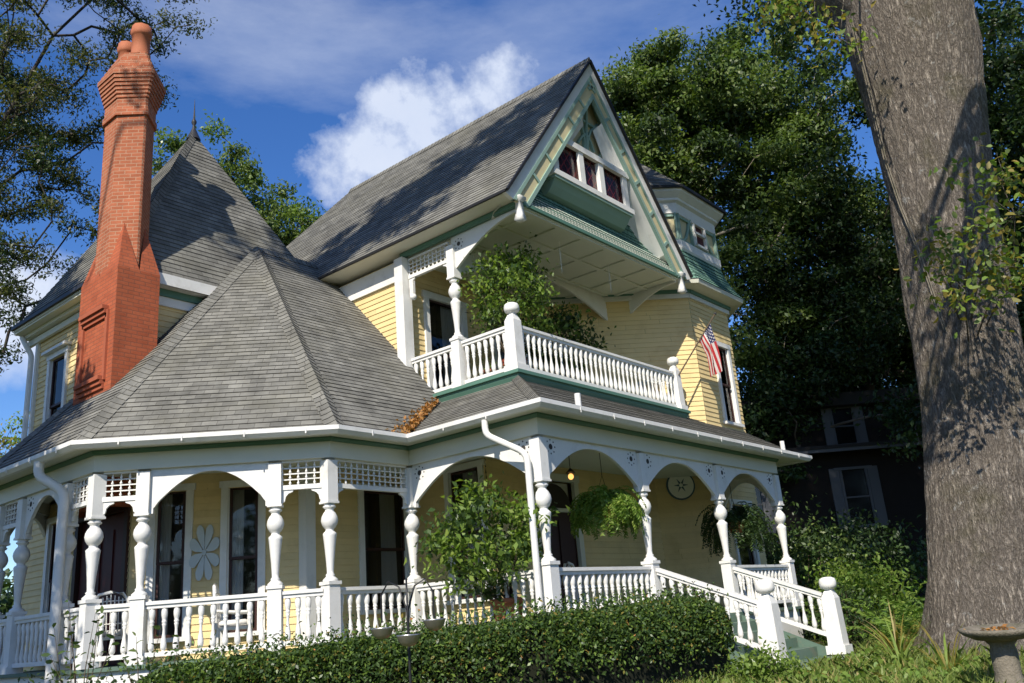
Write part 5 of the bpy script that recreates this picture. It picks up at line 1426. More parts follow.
# the big oak trunk in the front garden (its crown is above the picture)
OAK = [(3.79, -4.63, -1.05, 1.12), (3.80, -4.64, -.86, .97), (3.84, -4.69, -.34, .83), (3.92, -4.80, .46, .76), (4.01, -4.91, 1.3, .745), (4.13, -5.05, 2.47, .735), (4.21, -5.15, 3.71, .75), (4.27, -5.22, 5.03, .745), (4.34, -5.31, 6.43, .775), (4.35, -5.33, 6.98, .815), (4.39, -5.37, 7.92, .90), (4.42, -5.42, 8.7, 1.0), (4.43, -5.42, 9.31, 1.06), (4.44, -5.43, 9.93, 1.02)]
def oak():
    base = V(OAK[0][:3]); root = thing('oak_tree', 'massive oak with a leaning lichen spotted trunk in the front garden', 'tree', base)
    mb = MB(); mb.smooth = True; rows = []; seg = 260
    zs = np.linspace(OAK[0][2], OAK[-1][2], 240); A = np.array(OAK)
    for z in zs:
        cx, cy, r = (np.interp(z, A[:, 2], A[:, k]) for k in (0, 1, 3)); row = []
        for k in range(seg):
            a = 2 * PI * k / seg; d = V((math.cos(a), math.sin(a), 0))
            rr = r * (.985 + .05 * mnoise.noise(V((d.x * 1.5, d.y * 1.5, z * .4))) + (.22 * math.exp(-(z + 1.0) / .5) * (0.35 + math.sin(5 * a + .7) + .5 * math.sin(9 * a))))
            rr += .030 * mnoise.noise(V((d.x * 9, d.y * 9, z * 1.4))) + .030 * (.35 - abs(mnoise.noise(V((d.x * 20, d.y * 20, z * 1.5))))) + .012 * mnoise.noise(V((d.x * 40, d.y * 40, z * 5)))
            row.append(V((cx, cy, z)) + d * rr - base)
        rows.append(row)
    mb.grid(rows, True); mb.build('trunk', 'oak_bark', root)
    # two great limbs and the crown
    rg = np.random.default_rng(21); lb = MB(); tops = []
    T = V((4.44, -5.43, 9.6)) - base
    for d, L, r in ((V((-.35, .42, 1)), 9, .55), (V((.25, -.15, 1)), 11, .62), (V((.8, .5, .8)), 9, .35), (V((-.2, -.8, .8)), 9, .35)):
        p = T - V((0, 0, .8)); pts = [p]; dd = d.normalized()
        for k in range(6): p = p + dd * (L / 6); dd = (dd + V(tuple(rg.normal(size=3))) * .13).normalized(); pts.append(p)
        lb.tube(pts, [r * (1 - .75 * k / 6) for k in range(7)], 12); tops += pts[2:]
    cl = np.array(crown(460, [(5.5, -4.5, 18, 7.5, 7, 5.0), (9, -5, 16, 5, 6, 4), (6.0, -4.5, 25, 7.0, 6.5, 5.5)], 5, .3))
    # the lowest boughs on the house side have been pruned away
    rel = cl - np.array(CL); el_ = rel[:, 2] / np.hypot(rel[:, 0], rel[:, 1]); az_ = np.arctan2(rel[:, 1], rel[:, 0])
    cl = cl[~((el_ < 1.02) & (az_ > .36))] - np.array(base)
    # boughs towards the light, whose leaves throw the dapples on the trunk
    dap = []
    for (x_, y_) in ((905, 25), (925, 40), (948, 95), (955, 125), (930, 160), (915, 190), (880, 120), (905, 215), (945, 200), (985, 140), (900, 250)):
        d_ = (CF * 879.7 + CR * (x_ - 512) - CU * (y_ - 341.5)); q_ = CL + d_ * (11.6 / math.hypot(d_.x, d_.y))
        for _ in range(2): dap.append(np.array(q_ + SUN * (5.6 + rg.normal() * .6)) - np.array(base) + rg.normal(size=3) * .12)
    dap = np.array(dap); kd = np.repeat(np.arange(len(dap)), 26); pd = dap[kd] + rg.normal(size=(len(kd), 3)) * .17
    link('bough_leaves', leaves_mesh('bough_leaves', pd, .15, ['leaf_oak'], None, .55, .5, .2, rng=rg), root)
    for c in list(cl[::2]) + list(dap[::2]):
        q = V(c); a = min(tops, key=lambda t: (t - q).length); m_ = a.lerp(q, .5) + V(tuple(rg.normal(size=3))) * .3; lb.tube([a, m_, q], [.09, .06, .02], 5)
    # low twig sprays on the trunk and beside it
    sp = []
    for (x, y, dd, s, n) in ((955, 245, 12.2, .28, 5), (975, 225, 12.0, .22, 5), (940, 270, 12.2, .22, 4), (965, 290, 12.1, .2, 4), (985, 265, 12.3, .25, 5), (1000, 285, 12.5, .25, 4), (930, 240, 12.2, .15, 2),
                             (815, 20, 12.6, .42, 10), (785, 8, 12.8, .4, 9), (840, 38, 12.4, .3, 6), (770, 0, 13, .4, 8), (805, -10, 12.8, .5, 8), (830, -15, 12.5, .5, 8), (1005, 180, 13, .5, 9), (1015, 215, 13, .45, 8), (1022, 255, 13.2, .4, 7), (1010, 290, 13.3, .35, 6)):
        c = px(x, y, dd) - base
        ax = V((np.interp(c.z + base.z, A[:, 2], A[:, 0]), np.interp(c.z + base.z, A[:, 2], A[:, 1]), c.z + base.z)) - base
        hd = (c - ax); hd.z = 0; rr_ = np.interp(c.z + base.z, A[:, 2], A[:, 3])
        if y > 60: a = ax + hd.normalized() * rr_ * .95 - V((0, 0, .22)); lb.tube([a, a.lerp(c, .5) + V((0, 0, .05)), c], [.014, .009, .004], 5)
        else: a = c + V((.6 + rg.normal() * .3, -.5 + rg.normal() * .3, 4.0)); lb.tube([a, a.lerp(c, .5) + V((.08, -.06, 0)), c], [.022, .014, .005], 5)
        for j in range(n):
            q = c + V(tuple(rg.normal(size=3))) * s * .6; sp.append(q); lb.tube([c, q], [.006, .003], 4)
    lb.build('limbs', 'oak_bark', root)
    k = np.repeat(np.arange(len(cl)), 230); pts = cl[k] + rg.normal(size=(len(k), 3)) * .60 * np.array([1, 1, .6])
    link('crown', leaves_mesh('crown', pts, .15, ['leaf_oak', 'leaf_dark'], rg.integers(0, 2, len(k)), .55, .5, .2, rng=rg), root)
    sp = np.array([tuple(s) for s in sp]); k = np.repeat(np.arange(len(sp)), 17); pts = sp[k] + rg.normal(size=(len(k), 3)) * .15
    link('twig_leaves', leaves_mesh('twig_leaves', pts, .105, ['leaf_oak', 'leaf_yellow', 'leaf_lime'], rg.integers(0, 3, len(k)), .5, .5, .3, rng=rg, shape=6), root)
    # support cable stapled along the trunk
    mb = MB()
    def on_trunk(x, y):
        q = px(x, y, 10.0); d = (q - CL).normalized(); t = 8.0
        while t < 18:
            p = CL + d * t; ax, ay, r = (np.interp(p.z, A[:, 2], A[:, k]) for k in (0, 1, 3))
            if math.hypot(p.x - ax, p.y - ay) < r + .05: return p
            t += .02
        return p
    for dx in (0, 2.2): mb.tube([on_trunk(x + dx, y) for x, y in ((850, 20), (868, 90), (884, 160), (899, 205), (917, 250), (944, 330))], .011, 6)
    o = mb.build('cable', 'concrete', None, label='pair of thin grey cables running down the oak trunk', cat='cable')
oak()

# trees of the background
tree('oak_tree', 'tall leafy oak with a sunlit crown rising behind the gable and tower', [(V((21.5, 9.5, -1.2)), .75), (V((21.8, 9.3, 4)), .62), (V((22.2, 9.0, 9)), .5), (V((22.6, 8.6, 14)), .36), (V((23, 8.4, 19)), .2), (V((23.2, 8, 23)), .1)],
     crown(225, [(25.5, 4.5, 23, 3.2, 3.2, 3.0), (26.5, 2.6, 19.5, 2.8, 2.8, 2.4), (24.0, 7.2, 23.4, 4.0, 4.0, 2.4), (22.6, 9.0, 22.6, 2.6, 2.6, 2.2), (23.2, 8.2, 20.5, 4.6, 4.6, 4.0), (21.6, 9.9, 18.5, 3.0, 3.0, 3.0), (25.5, 5.5, 18, 4.2, 4.6, 4.2), (22, 8.5, 12, 4.5, 4.8, 4.0), (24.5, 6, 24.3, 2.5, 2.5, 1.4)], 3, .5), .85, 640, .22, ['leaf_oak', 'leaf_oak', 'leaf_oak', 'leaf_dark'], 'bark_pale', tip=.022, seed=3, max_r=.3)
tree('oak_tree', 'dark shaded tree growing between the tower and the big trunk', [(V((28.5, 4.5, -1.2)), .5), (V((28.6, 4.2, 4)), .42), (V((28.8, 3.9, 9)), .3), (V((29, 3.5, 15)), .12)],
     crown(480, [(25.2, 4.6, 10.2, 2.6, 3.6, 1.6), (25.0, 7.4, 8.0, 2.2, 2.4, 2.8), (22.4, 6.0, 6.6, 1.6, 1.8, 2.2), (23.4, 2.2, 8.9, 1.8, 2.0, 1.3), (22.9, 5.4, 8.4, 1.6, 1.8, 1.5), (22.6, 2.8, 8.2, 1.5, 3.0, .9), (22.4, 6.0, 7.4, 1.5, 2.0, 1.3), (22.0, 4.9, 5.0, .9, .9, 1.5), (23.0, .6, 6.6, 1.2, 1.2, 1.6), (22.2, 1.0, 5.0, 1.0, 1.2, 1.6), (28.5, 4.0, 14.5, 5, 5, 4.2), (28, 3.5, 11, 5, 5, 2.8), (30, 0, 12, 3.5, 4.5, 4)], 4, .2), .72, 240, .21, ['leaf_dark', 'leaf_dark', 'leaf_hedge'], 'bark_grey', tip=.022, seed=4, max_r=.25)  # dark leaf colours stand in for the deep shade here
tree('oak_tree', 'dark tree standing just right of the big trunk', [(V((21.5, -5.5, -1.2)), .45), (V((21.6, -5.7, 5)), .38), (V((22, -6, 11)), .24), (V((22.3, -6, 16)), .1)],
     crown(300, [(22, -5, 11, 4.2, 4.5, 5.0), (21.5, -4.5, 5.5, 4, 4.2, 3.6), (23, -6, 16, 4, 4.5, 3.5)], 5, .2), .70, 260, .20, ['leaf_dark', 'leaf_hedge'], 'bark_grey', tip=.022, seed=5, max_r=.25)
tree('oak_tree', 'lower green tree far behind showing between tower and big trunk', [(V((36, 6, -1.2)), .5), (V((36.3, 5.8, 8)), .35), (V((36.6, 5.6, 15)), .12)],
     crown(240, [(36.3, 5.5, 15, 5.5, 6, 4), (36, 1, 12, 5, 5.5, 4.5), (36, 6, 8, 5, 6, 4)], 6, .2), .72, 220, .22, ['leaf_oak', 'leaf_dark'], 'bark_grey', tip=.022, seed=6, max_r=.25)
tree('oak_tree', 'round green tree behind the pyramid roof and chimney', [(V((10, 24.5, -1.2)), .55), (V((10.1, 24.3, 8)), .4), (V((10.1, 24, 15)), .25), (V((10.0, 24.2, 20)), .1)],
     crown(170, [(11.0, 23.2, 18.2, 3.0, 3.0, 2.6), (8.7, 25.6, 19.2, 3.2, 3.2, 3.1), (12.0, 22.0, 15.2, 2.4, 2.4, 2.4), (9.2, 25.2, 14, 3.6, 3.6, 3.2), (9.9, 24.4, 21.9, 1.6, 1.6, 1.2)], 7, .25), .55, 260, .19, ['leaf_oak', 'leaf_ficus', 'leaf_oak', 'leaf_oak'], 'bark_dark', tip=.02, seed=7, max_r=.2)
tree('pecan_tree', 'feathery pecan with fine drooping leaves at the top left behind the chimney', [(V((-2.6, 23.4, -1.2)), .30), (V((-2.3, 22.9, 5)), .24), (V((-1.9, 22.6, 10)), .18), (V((-1.3, 22.2, 14)), .13), (V((-.5, 21.6, 18)), .08), (V((.5, 20.8, 21.5)), .05), (V((1.9, 19.4, 24)), .04)],
     crown(290, [(.2, 20.8, 21, 4.2, 4.2, 4.6), (-1.8, 22.6, 17, 4.2, 4.2, 4.4), (.7, 19.9, 14.4, 2.5, 2.5, 3.4), (-1.2, 21.6, 12.0, 2.8, 2.8, 3.0), (2.8, 18.2, 23.2, 3.0, 3.0, 1.9)], 8, .3), .48, 230, .15, ['leaf_pecan', 'leaf_dark', 'leaf_pecan'], 'bark_dark', tip=.02, seed=8, aspect=.36, droop=.7, up=.2, max_r=.05, wob=.2)
tree('yellow_tree', 'small yellowing tree far off at the left edge beyond the wing', [(V((5.5, 36, -1.2)), .25), (V((5.6, 35.8, 5)), .18), (V((5.7, 35.6, 9)), .06)],
     crown(70, [(5.8, 35.6, 9.2, 1.8, 1.8, 2.0), (4.8, 36.6, 7.5, 2.2, 2.2, 2)], 9, .2), .5, 45, .2, ['leaf_yellow', 'leaf_lime'], 'bark_grey', seed=9)
# shade trees that stand left of and behind the viewer
def shade_clusters(pts, t0, spread, n, seed):
    rg = np.random.default_rng(seed); out = []
    for p in pts:
        for _ in range(n): out.append(np.array(p) + np.array(SUN) * (t0 + rg.normal() * .8) + rg.normal(size=3) * spread)
    return out
band = [(1.2, 7.4, 7.9), (1.45, 6.9, 8.2), (2.0, 6.6, 8.95), (2.4, 6.0, 9.5), (2.7, 5.2, 9.9), (3.0, 4.6, 10.3), (1.7, 5.2, 8.55), (2.0, 3.8, 8.9), (3.4, 2.6, 10.8), (3.9, .9, 11.4), (1.3, 6.6, 8.0), (1.6, 5.8, 8.4), (1.9, 5.1, 8.8), (2.2, 5.4, 9.2), (2.2, 4.3, 9.2), (2.5, 4.4, 9.6), (2.7, 3.5, 9.9), (2.3, 3.2, 9.3), (3.0, 3.1, 10.3), (2.9, 2.2, 10.2), (3.2, 1.9, 10.5), (3.5, 1.4, 10.9), (2.5, 2.0, 9.6), (3.2, 3.8, 10.5), (3.7, 1.6, 11.1), (2.0, 6.2, 8.9)]
tree('oak_tree', 'shade oak outside the picture left of the viewer', [(V((-24, 6, -1.5)), .6), (V((-23.8, 5.5, 8)), .5), (V((-23, 4, 14)), .3)],
     shade_clusters(band, 17.5, .5, 8, 12) + crown(40, [(-23, 4, 17, 2.6, 3, 3)], 13), .32, 90, .19, ['leaf_oak'], 'bark_grey', seed=12, max_r=.045, tip=.014)
tree('pecan_tree', 'shade pecan outside the picture beside the left end of the porch', [(V((-12.5, 5.0, -1.3)), .4), (V((-12.2, 5.0, 4)), .33), (V((-11.5, 4.8, 8)), .22), (V((-11, 5.6, 11)), .14), (V((-10.8, 7.5, 14)), .06)],
     [c for c in crown(560, [(-10.8, 5.0, 6.6, 1.7, 2.3, 2.6), (-11.0, 6.4, 10.0, 1.9, 2.6, 2.5), (-10.6, 8.2, 12.8, 1.8, 2.6, 2.4), (-11, 9.5, 15, 1.5, 2.2, 1.4)], 14, .1) if c[1] - .40 * (c[0] + 10.2) > 2.95], .34, 90, .19, ['leaf_pecan', 'leaf_dark'], 'bark_grey', seed=14, max_r=.1)

# shrubs at the right of the steps -----------------------------------
def shrub(label, c, radii, n_cl, per, leaf, mats, seed, cl_r=.28, aspect=.5, name='shrub', **k):
    z = gz(c[0], c[1]) - .05
    return bush(name, label, 'shrub', (c[0], c[1], z), radii, n_cl, per, leaf, mats, dict(top=(0, 0, radii[2] * .95), n=4, r=.12, w=.03, twigs=8), cl_r=cl_r, aspect=aspect, seed=seed, shell=.35, zmin=.05, **k)
shrub('glossy dark camellia shrub just right of the porch end', (12.9, 1.5), (1.5, 1.5, 1.7), 170, 36, .13, ['leaf_hedge', 'leaf_dark', 'leaf_hedge', 'leaf_oak'], 31)
shrub('broad dark shrub against the neighbouring house', (15.5, 1.0), (1.9, 1.9, 1.5), 150, 36, .15, ['leaf_dark', 'leaf_hedge'], 32)
shrub('rounded lime green shrub under the neighbour window', (11.0, -.35), (.95, .95, .95), 120, 40, .12, ['leaf_lime', 'leaf_fern', 'leaf_lime'], 33)
shrub('dark low shrub left of the oak trunk base', (11.5, -3.2), (1.5, 1.4, 1.15), 120, 34, .13, ['leaf_dark', 'leaf_hedge'], 34)
shrub('low clipped green bush behind the right newel of the steps', (8.3, -1.0), (.9, .7, .62), 90, 30, .09, ['leaf_hedge', 'leaf_dark'], 35, cl_r=.18)
shrub('small bright bush at the end of the hedge beside the steps', (.75, -2.75), (.5, .4, .26), 60, 30, .07, ['leaf_lime', 'leaf_ficus'], 36, cl_r=.12)

def ground_fern(label, x, y, R, seed, mats):
    rg = np.random.default_rng(seed); root = thing('fern', label, 'fern', (x, y, gz(x, y)), 'ferns beside the steps'); cen = []; dirs = []
    for i in range(34):
        a = rg.uniform(0, 2 * PI); el = rg.uniform(.6, 1.35); L = R * rg.uniform(.8, 1.2); h = V((math.cos(a), math.sin(a), 0)); p = V((0, 0, 0)); v = h * math.cos(el) + V((0, 0, math.sin(el))); K = 20
        for k in range(K):
            q = p + v * (L * 1.35 / K); t = (q - p).normalized(); s = t.cross(V((0, 0, 1))); s.normalize(); wd = .17 * R * math.sin(PI * (k + 1.5) / (K + 2))
            if k > 2:
                for z in (-1, 1): cen.append(p + s * z * wd * .6); dirs.append(s * z + t * .55)
            p = q; v = (v + V((0, 0, -.085))).normalized()
    link('fronds', leaves_mesh('fronds', [tuple(c) for c in cen], .17 * R, mats, rg.integers(0, len(mats), len(cen)), .22, .6, dirs=[tuple(d) for d in dirs], rng=rg), root)
ground_fern('light green fern right of the front steps, nearest the newel', 6.6, -2.5, 1.05, 41, ['leaf_lime', 'leaf_fern'])
ground_fern('light green fern between the steps and the oak trunk', 7.6, -3.0, 1.1, 42, ['leaf_lime', 'leaf_fern'])
ground_fern('small fern at the foot of the oak trunk', 4.3, -3.45, .5, 43, ['leaf_lime', 'leaf_yellow'])

# hedge ----------------------------------------------------------------
def hedge():
    path = [V((-5.0, 2.0)), V((-4.1, 1.05)), V((-2.9, -.05)), V((-1.9, -1.0)), V((-.7, -1.45)), V((.6, -1.55)), V((1.55, -1.55))]
    tops = [-.04, .04, .14, .21, .24, .26, .24]
    cum = [0.0]
    for a, b in zip(path, path[1:]): cum.append(cum[-1] + (b - a).length)
    L = cum[-1]; rg = np.random.default_rng(50)
    root = thing('hedge', 'clipped dark green hedge in front of the porch', 'hedge', (-1.7, -1.0, -1.0)); base = np.array([-1.7, -1.0, -1.0])
    X = np.array([p.x for p in path]); Yv = np.array([p.y for p in path])
    def at(s): return np.interp(s, cum, X), np.interp(s, cum, Yv), np.interp(s, cum, tops)
    n = 80000; s = rg.uniform(-.1, L + .1, n)
    x, y, tp = at(s); x2, y2, _ = at(np.clip(s + .05, 0, L)); x1, y1, _ = at(np.clip(s - .05, 0, L))
    tx, ty = x2 - x1, y2 - y1; ll = np.hypot(tx, ty) + 1e-9; nx, ny = ty / ll, -tx / ll     # towards the viewer
    a = rg.uniform(-.42, 1.0, n) * PI                              # round the cross-section, front side mostly
    half, lo = .50, -1.32
    # superellipse section
    ca, sa = np.cos(a), np.sin(a); e = .45
    off = half * np.sign(ca) * np.abs(ca) ** e; hz = np.sign(sa) * np.abs(sa) ** e
    zmid = (tp + lo) / 2; zh = (tp - lo) / 2
    endk = np.clip(np.minimum(s + .1, L + .1 - s) / .35, 0, 1) ** .5
    bump = np.array([mnoise.noise(V((xx * 1.8, yy * 1.8, h_ * 1.2))) + .6 * mnoise.noise(V((xx * 5, yy * 5, h_ * 3))) for xx, yy, h_ in zip(x, y, hz)])
    k = (1 + .20 * bump) * (.3 + .7 * endk) * (1 - np.abs(rg.normal(size=n)) * .09)
    P = np.column_stack([x + nx * off * k, y + ny * off * k, zmid + zh * hz * (1 + .075 * bump) * (.55 + .45 * endk) - np.abs(rg.normal(size=n)) * .03])
    # shoots standing out of the clipped top
    m = 2600; s2 = rg.uniform(0, L, m); xx, yy, tt = at(s2); Q = np.column_stack([xx + rg.normal(size=m) * .2, yy + rg.normal(size=m) * .2, tt + np.abs(rg.normal(size=m)) * .09])
    P = np.vstack([P, Q]) - base
    mi = (rg.random(len(P)) < .25).astype(int); mi[rg.random(len(P)) < .006] = 2; mi[rg.random(len(P)) < .05] = 3
    link('foliage', leaves_mesh('foliage', P, .055, ['leaf_hedge', 'leaf_ficus', 'leaf_rust', 'leaf_yellow'], mi, .5, .4, 0, rng=rg), root)
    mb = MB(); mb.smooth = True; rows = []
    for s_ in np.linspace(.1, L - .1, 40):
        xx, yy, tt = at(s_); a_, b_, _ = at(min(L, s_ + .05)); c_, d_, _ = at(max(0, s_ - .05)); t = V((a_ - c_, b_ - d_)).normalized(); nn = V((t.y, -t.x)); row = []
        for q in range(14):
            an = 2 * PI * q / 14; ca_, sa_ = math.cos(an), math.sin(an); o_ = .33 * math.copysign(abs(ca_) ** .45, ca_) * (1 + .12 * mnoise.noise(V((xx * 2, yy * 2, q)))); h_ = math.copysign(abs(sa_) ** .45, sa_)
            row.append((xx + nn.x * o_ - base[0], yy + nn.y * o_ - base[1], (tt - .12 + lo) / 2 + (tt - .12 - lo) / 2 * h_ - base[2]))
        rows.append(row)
    mb.grid(rows, True); mb.face(rows[0]); mb.face(rows[-1]); mb.build('solid_core', 'hedge_core', root)  # added solid core, coloured dark to block the view through the leaves
hedge()
# low planting at the left front corner
shrub('low dark shrub at the far left below the porch', (-5.55, 3.1), (.75, .6, .42), 90, 30, .06, ['leaf_hedge', 'leaf_oak', 'leaf_dark'], 61, cl_r=.14)
shrub('low dark shrub in front of the left downpipe', (-5.1, 2.55), (.5, .45, .36), 60, 30, .06, ['leaf_hedge', 'leaf_dark'], 62, cl_r=.12)
def sprigs(label, x, y, hgt, n, seed):
    rg = np.random.default_rng(seed); root = thing('young_shrub', label, 'shrub', (x, y, gz(x, y))); mb = MB(); c = []; dr = []
    for i in range(n):
        a = rg.uniform(0, 2 * PI); tip = V((math.cos(a) * .42 * rg.random() ** .5, math.sin(a) * .42 * rg.random() ** .5, hgt * rg.uniform(.6, 1.0))); b = V((rg.normal() * .05, rg.normal() * .05, 0)); mid = b.lerp(tip, .55) + V((rg.normal() * .04, rg.normal() * .04, .08)); mb.tube([b, mid, tip], [.009, .006, .002], 5)
        for k in range(9):
            t = .25 + .75 * k / 8; p = b.lerp(mid, t * 2) if t < .5 else mid.lerp(tip, t * 2 - 1); d = V((rg.normal(), rg.normal(), .3)).normalized(); c.append(p + d * .05); dr.append(d)
    mb.build('stem', 'stem', root); link('leaves', leaves_mesh('leaves', [tuple(q) for q in c], .10, ['leaf_hedge', 'leaf_oak'], rg.integers(0, 2, len(c)), .4, .5, dirs=[tuple(q) for q in dr], rng=rg, shape=6), root)
sprigs('thin leggy young shrub in front of the left downpipe', -5.25, 2.9, 1.75, 9, 71)
sprigs('thin leggy young shrub against the white skirting left of the hedge', -4.7, 2.5, 1.35, 7, 72)

# grass and weeds of the front bed --------------------------------------
def grass():
    rg = np.random.default_rng(80); n = 32000
    x = rg.uniform(-5.5, 9, n); y = rg.uniform(-7.5, -1.7, n)
    d = np.hypot(x + 10.2, y + 8)
    keep = np.array([mnoise.noise(V((a * .9, b * .9, 1))) + .5 * mnoise.noise(V((a * 2.7, b * 2.7, 5))) for a, b in zip(x, y)]) > -.22
    keep &= np.hypot(x - 3.85, y + 4.7) > 1.0
    keep &= ~((x > 2.4) & (x < 5.9) & (y > -2.5))
    x, y = x[keep], y[keep]; n = len(x); z = np.array([gz(a, b) for a, b in zip(x, y)])
    h = rg.uniform(.08, .26, n); lean = rg.normal(size=(n, 2)) * .45; a = rg.uniform(0, 2 * PI, n); w = rg.uniform(.006, .014, n)
    b0 = np.column_stack([x - np.cos(a) * w, y - np.sin(a) * w, z]); b1 = np.column_stack([x + np.cos(a) * w, y + np.sin(a) * w, z])
    mx = np.column_stack([x + lean[:, 0] * h * .35, y + lean[:, 1] * h * .35, z + h * .62]); tp = np.column_stack([x + lean[:, 0] * h, y + lean[:, 1] * h, z + h * .95])
    m0 = mx - np.column_stack([np.cos(a) * w, np.sin(a) * w, 0 * w]) * .8; m1 = mx + np.column_stack([np.cos(a) * w, np.sin(a) * w, 0 * w]) * .8
    vs = np.stack([b0, b1, m1, tp, m0], 1).reshape(-1, 3); me = bpy.data.meshes.new('grass'); me.vertices.add(n * 5); me.vertices.foreach_set('co', vs.ravel().astype(np.float32))
    me.loops.add(n * 5); me.loops.foreach_set('vertex_index', np.arange(n * 5, dtype=np.int32)); me.polygons.add(n); me.polygons.foreach_set('loop_start', np.arange(0, n * 5, 5, dtype=np.int32)); me.polygons.foreach_set('loop_total', np.full(n, 5, dtype=np.int32))
    me.materials.append(M['grass_blade']); me.materials.append(M['grass_dry']); me.polygons.foreach_set('material_index', (rg.random(n) < .10).astype(np.int32)); me.update(calc_edges=True)
    link('grass', me, None, label='patchy grass and weeds in the front bed', cat='grass', kind='stuff')
    # broad leaved ground cover
    m = 9000; x = rg.uniform(-3.5, 7, m); y = rg.uniform(-6.8, -2.2, m)
    kp = np.array([mnoise.noise(V((a * .8 + 9, b * .8, 2))) for a, b in zip(x, y)]) > .02
    kp &= np.hypot(x - 3.85, y + 4.7) > 1.05; kp &= ~((x > 2.4) & (x < 5.9) & (y > -2.5))
    x, y = x[kp], y[kp]; z = np.array([gz(a, b) for a, b in zip(x, y)]) + rg.uniform(.02, .2, len(x))
    link('weeds', leaves_mesh('weeds', np.column_stack([x, y, z]), .075, ['leaf_lime', 'leaf_ficus', 'leaf_fern', 'leaf_yellow'], rg.choice(4, len(x), p=[.4, .3, .2, .1]), .55, .7, rng=rg, shape=6), None, label='low broad leaved weeds among the grass', cat='weeds', kind='stuff')
    # fallen leaves on the ground
    m = 900; x = rg.uniform(-4, 8, m); y = rg.uniform(-7, -2, m); z = np.array([gz(a, b) for a, b in zip(x, y)]) + .012
    link('ground_leaves', leaves_mesh('ground_leaves', np.column_stack([x, y, z]), .065, ['leaf_rust', 'grass_dry'], rg.integers(0, 2, m), .6, 3.0, rng=rg), None, label='dry brown leaves scattered on the ground', cat='fallen leaves', kind='stuff')
grass()
def lily(label, x, y, n, hgt, seed, mats):
    rg = np.random.default_rng(seed); root = thing('strap_leaf_plant', label, 'plant', (x, y, gz(x, y)), 'strap leaved clumps in the front bed'); mb = MB()
    for i in range(n):
        a = rg.uniform(0, 2 * PI); L = hgt * rg.uniform(.8, 1.3); el = rg.uniform(.9, 1.4); h = V((math.cos(a), math.sin(a), 0)); p = h * .03; v = h * math.cos(el) + V((0, 0, math.sin(el))); s = V((-h.y, h.x, 0)); w0 = rg.uniform(.012, .02); K = 9; mb.cur = int(rg.integers(0, len(mats))); prev = None
        bend = rg.uniform(.10, .24)
        for k in range(K + 1):
            w_ = w0 * (1 - (k / K) ** 2) + .001; cur = (p - s * w_, p + s * w_)
            if prev: mb.face([prev[0], prev[1], cur[1], cur[0]])
            prev = cur; p = p + v * (L / K); v = (v + V((0, 0, -bend))).normalized()
    mb.build('leaves', mats, root)
for i, (x, y, n, h, lab) in enumerate(((3.1, -3.6, 26, .75, 'yellowing strap leaved clump left of the oak trunk'), (2.2, -3.9, 22, .6, 'green strap leaved clump in front of the steps'), (1.35, -4.7, 24, .62, 'strap leaved clump between the birdbath and the steps'), (.6, -6.05, 22, .6, 'green strap leaved clump just right of the birdbath'), (4.9, -3.3, 24, .7, 'strap leaved clump behind the oak trunk beside the ferns'))):
    lily(lab, x, y, n, h, 90 + i, [['leaf_yellow', 'grass_dry', 'leaf_lime'], ['leaf_lime', 'grass_blade'], ['leaf_lime', 'leaf_yellow'], ['leaf_lime', 'grass_blade'], ['leaf_yellow', 'leaf_lime']][i])

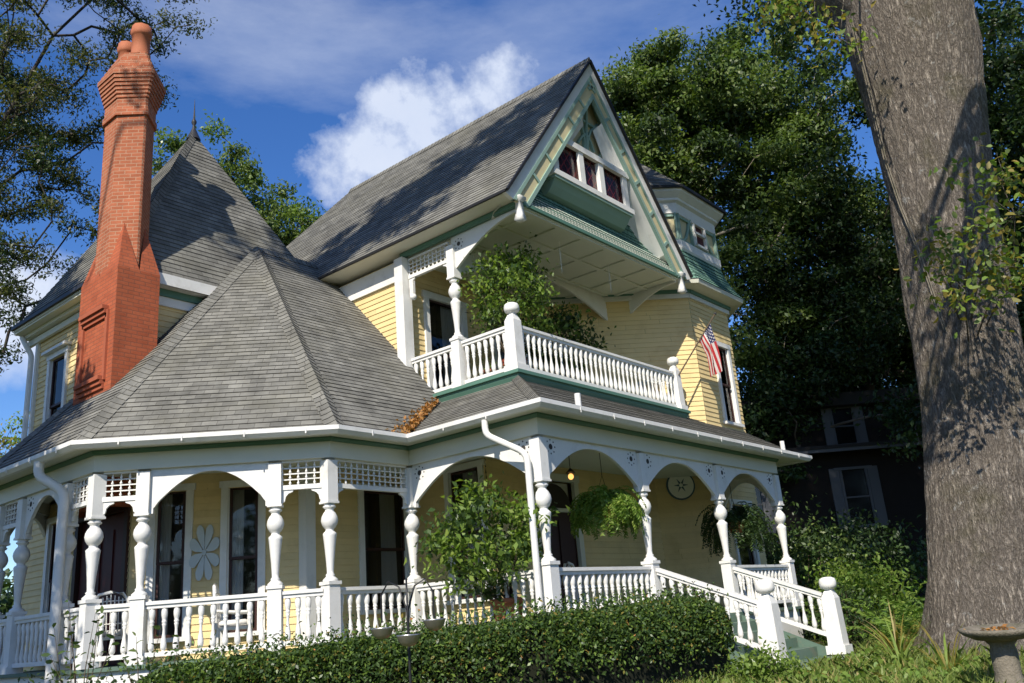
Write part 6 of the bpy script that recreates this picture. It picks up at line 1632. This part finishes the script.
# the neighbouring house, deep shade put into its dark colours ------------------------------------
def neighbour():
    c = V((24.35, 3.65, -.9)); root = thing('neighbour_house', 'dark shaded neighbouring house with grey shuttered windows behind the shrubs', 'house', c)
    e = V((.6477, -.7579, 0)).normalized(); n = V((-.7579, -.6477, 0)); Z = V((0, 0, 1))
    def bx(mb, u, z, o, su, sz, so): mb.box(e * u + Z * z + n * o, (su, so, sz), e, n, Z)
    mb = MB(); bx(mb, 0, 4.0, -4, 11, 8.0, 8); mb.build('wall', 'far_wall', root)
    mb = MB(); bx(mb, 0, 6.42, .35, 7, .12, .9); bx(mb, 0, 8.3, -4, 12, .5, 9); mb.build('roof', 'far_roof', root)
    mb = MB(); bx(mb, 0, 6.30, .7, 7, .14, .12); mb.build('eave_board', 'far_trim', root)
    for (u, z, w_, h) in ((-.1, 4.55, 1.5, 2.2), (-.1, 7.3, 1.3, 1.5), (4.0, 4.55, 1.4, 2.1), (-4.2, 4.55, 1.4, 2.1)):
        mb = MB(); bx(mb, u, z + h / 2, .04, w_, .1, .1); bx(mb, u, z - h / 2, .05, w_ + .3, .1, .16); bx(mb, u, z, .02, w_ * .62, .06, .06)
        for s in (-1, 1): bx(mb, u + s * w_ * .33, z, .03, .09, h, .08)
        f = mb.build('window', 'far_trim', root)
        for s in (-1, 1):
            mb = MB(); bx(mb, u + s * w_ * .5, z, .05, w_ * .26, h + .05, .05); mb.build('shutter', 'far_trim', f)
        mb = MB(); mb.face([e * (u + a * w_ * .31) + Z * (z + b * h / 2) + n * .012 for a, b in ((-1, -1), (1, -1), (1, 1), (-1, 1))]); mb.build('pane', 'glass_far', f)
mat('glass_far', (0.008, 0.008, 0.009), 0.15, spec=.5)
neighbour()

# far-off woods all around the garden
def woods():
    rg = np.random.default_rng(99); n = 1500; a = rg.uniform(0, 2 * PI, n); r = rg.uniform(68, 92, n); h = 9 + 4 * np.sin(a * 7) + 2 * np.sin(a * 17 + 1)
    c = np.column_stack([r * np.cos(a), r * np.sin(a), -1 + (h + 1) * rg.random(n) ** .8]); k = np.repeat(np.arange(n), 60)
    dv = rg.normal(size=(len(k), 3)); dv /= np.linalg.norm(dv, axis=1)[:, None]
    p = c[k] + dv * (2.6 * rg.random((len(k), 1)) ** .35) * np.array([1, 1, .75])
    link('woods', leaves_mesh('woods', p, .9, ['leaf_dark', 'leaf_hedge', 'leaf_oak'], rg.choice(3, n, p=[.45, .35, .2])[k], .6, .5, rng=rg, nrm=dv + np.array([0, 0, .4])), None, label='far-off woods around the garden', cat='woods', kind='stuff')
woods()
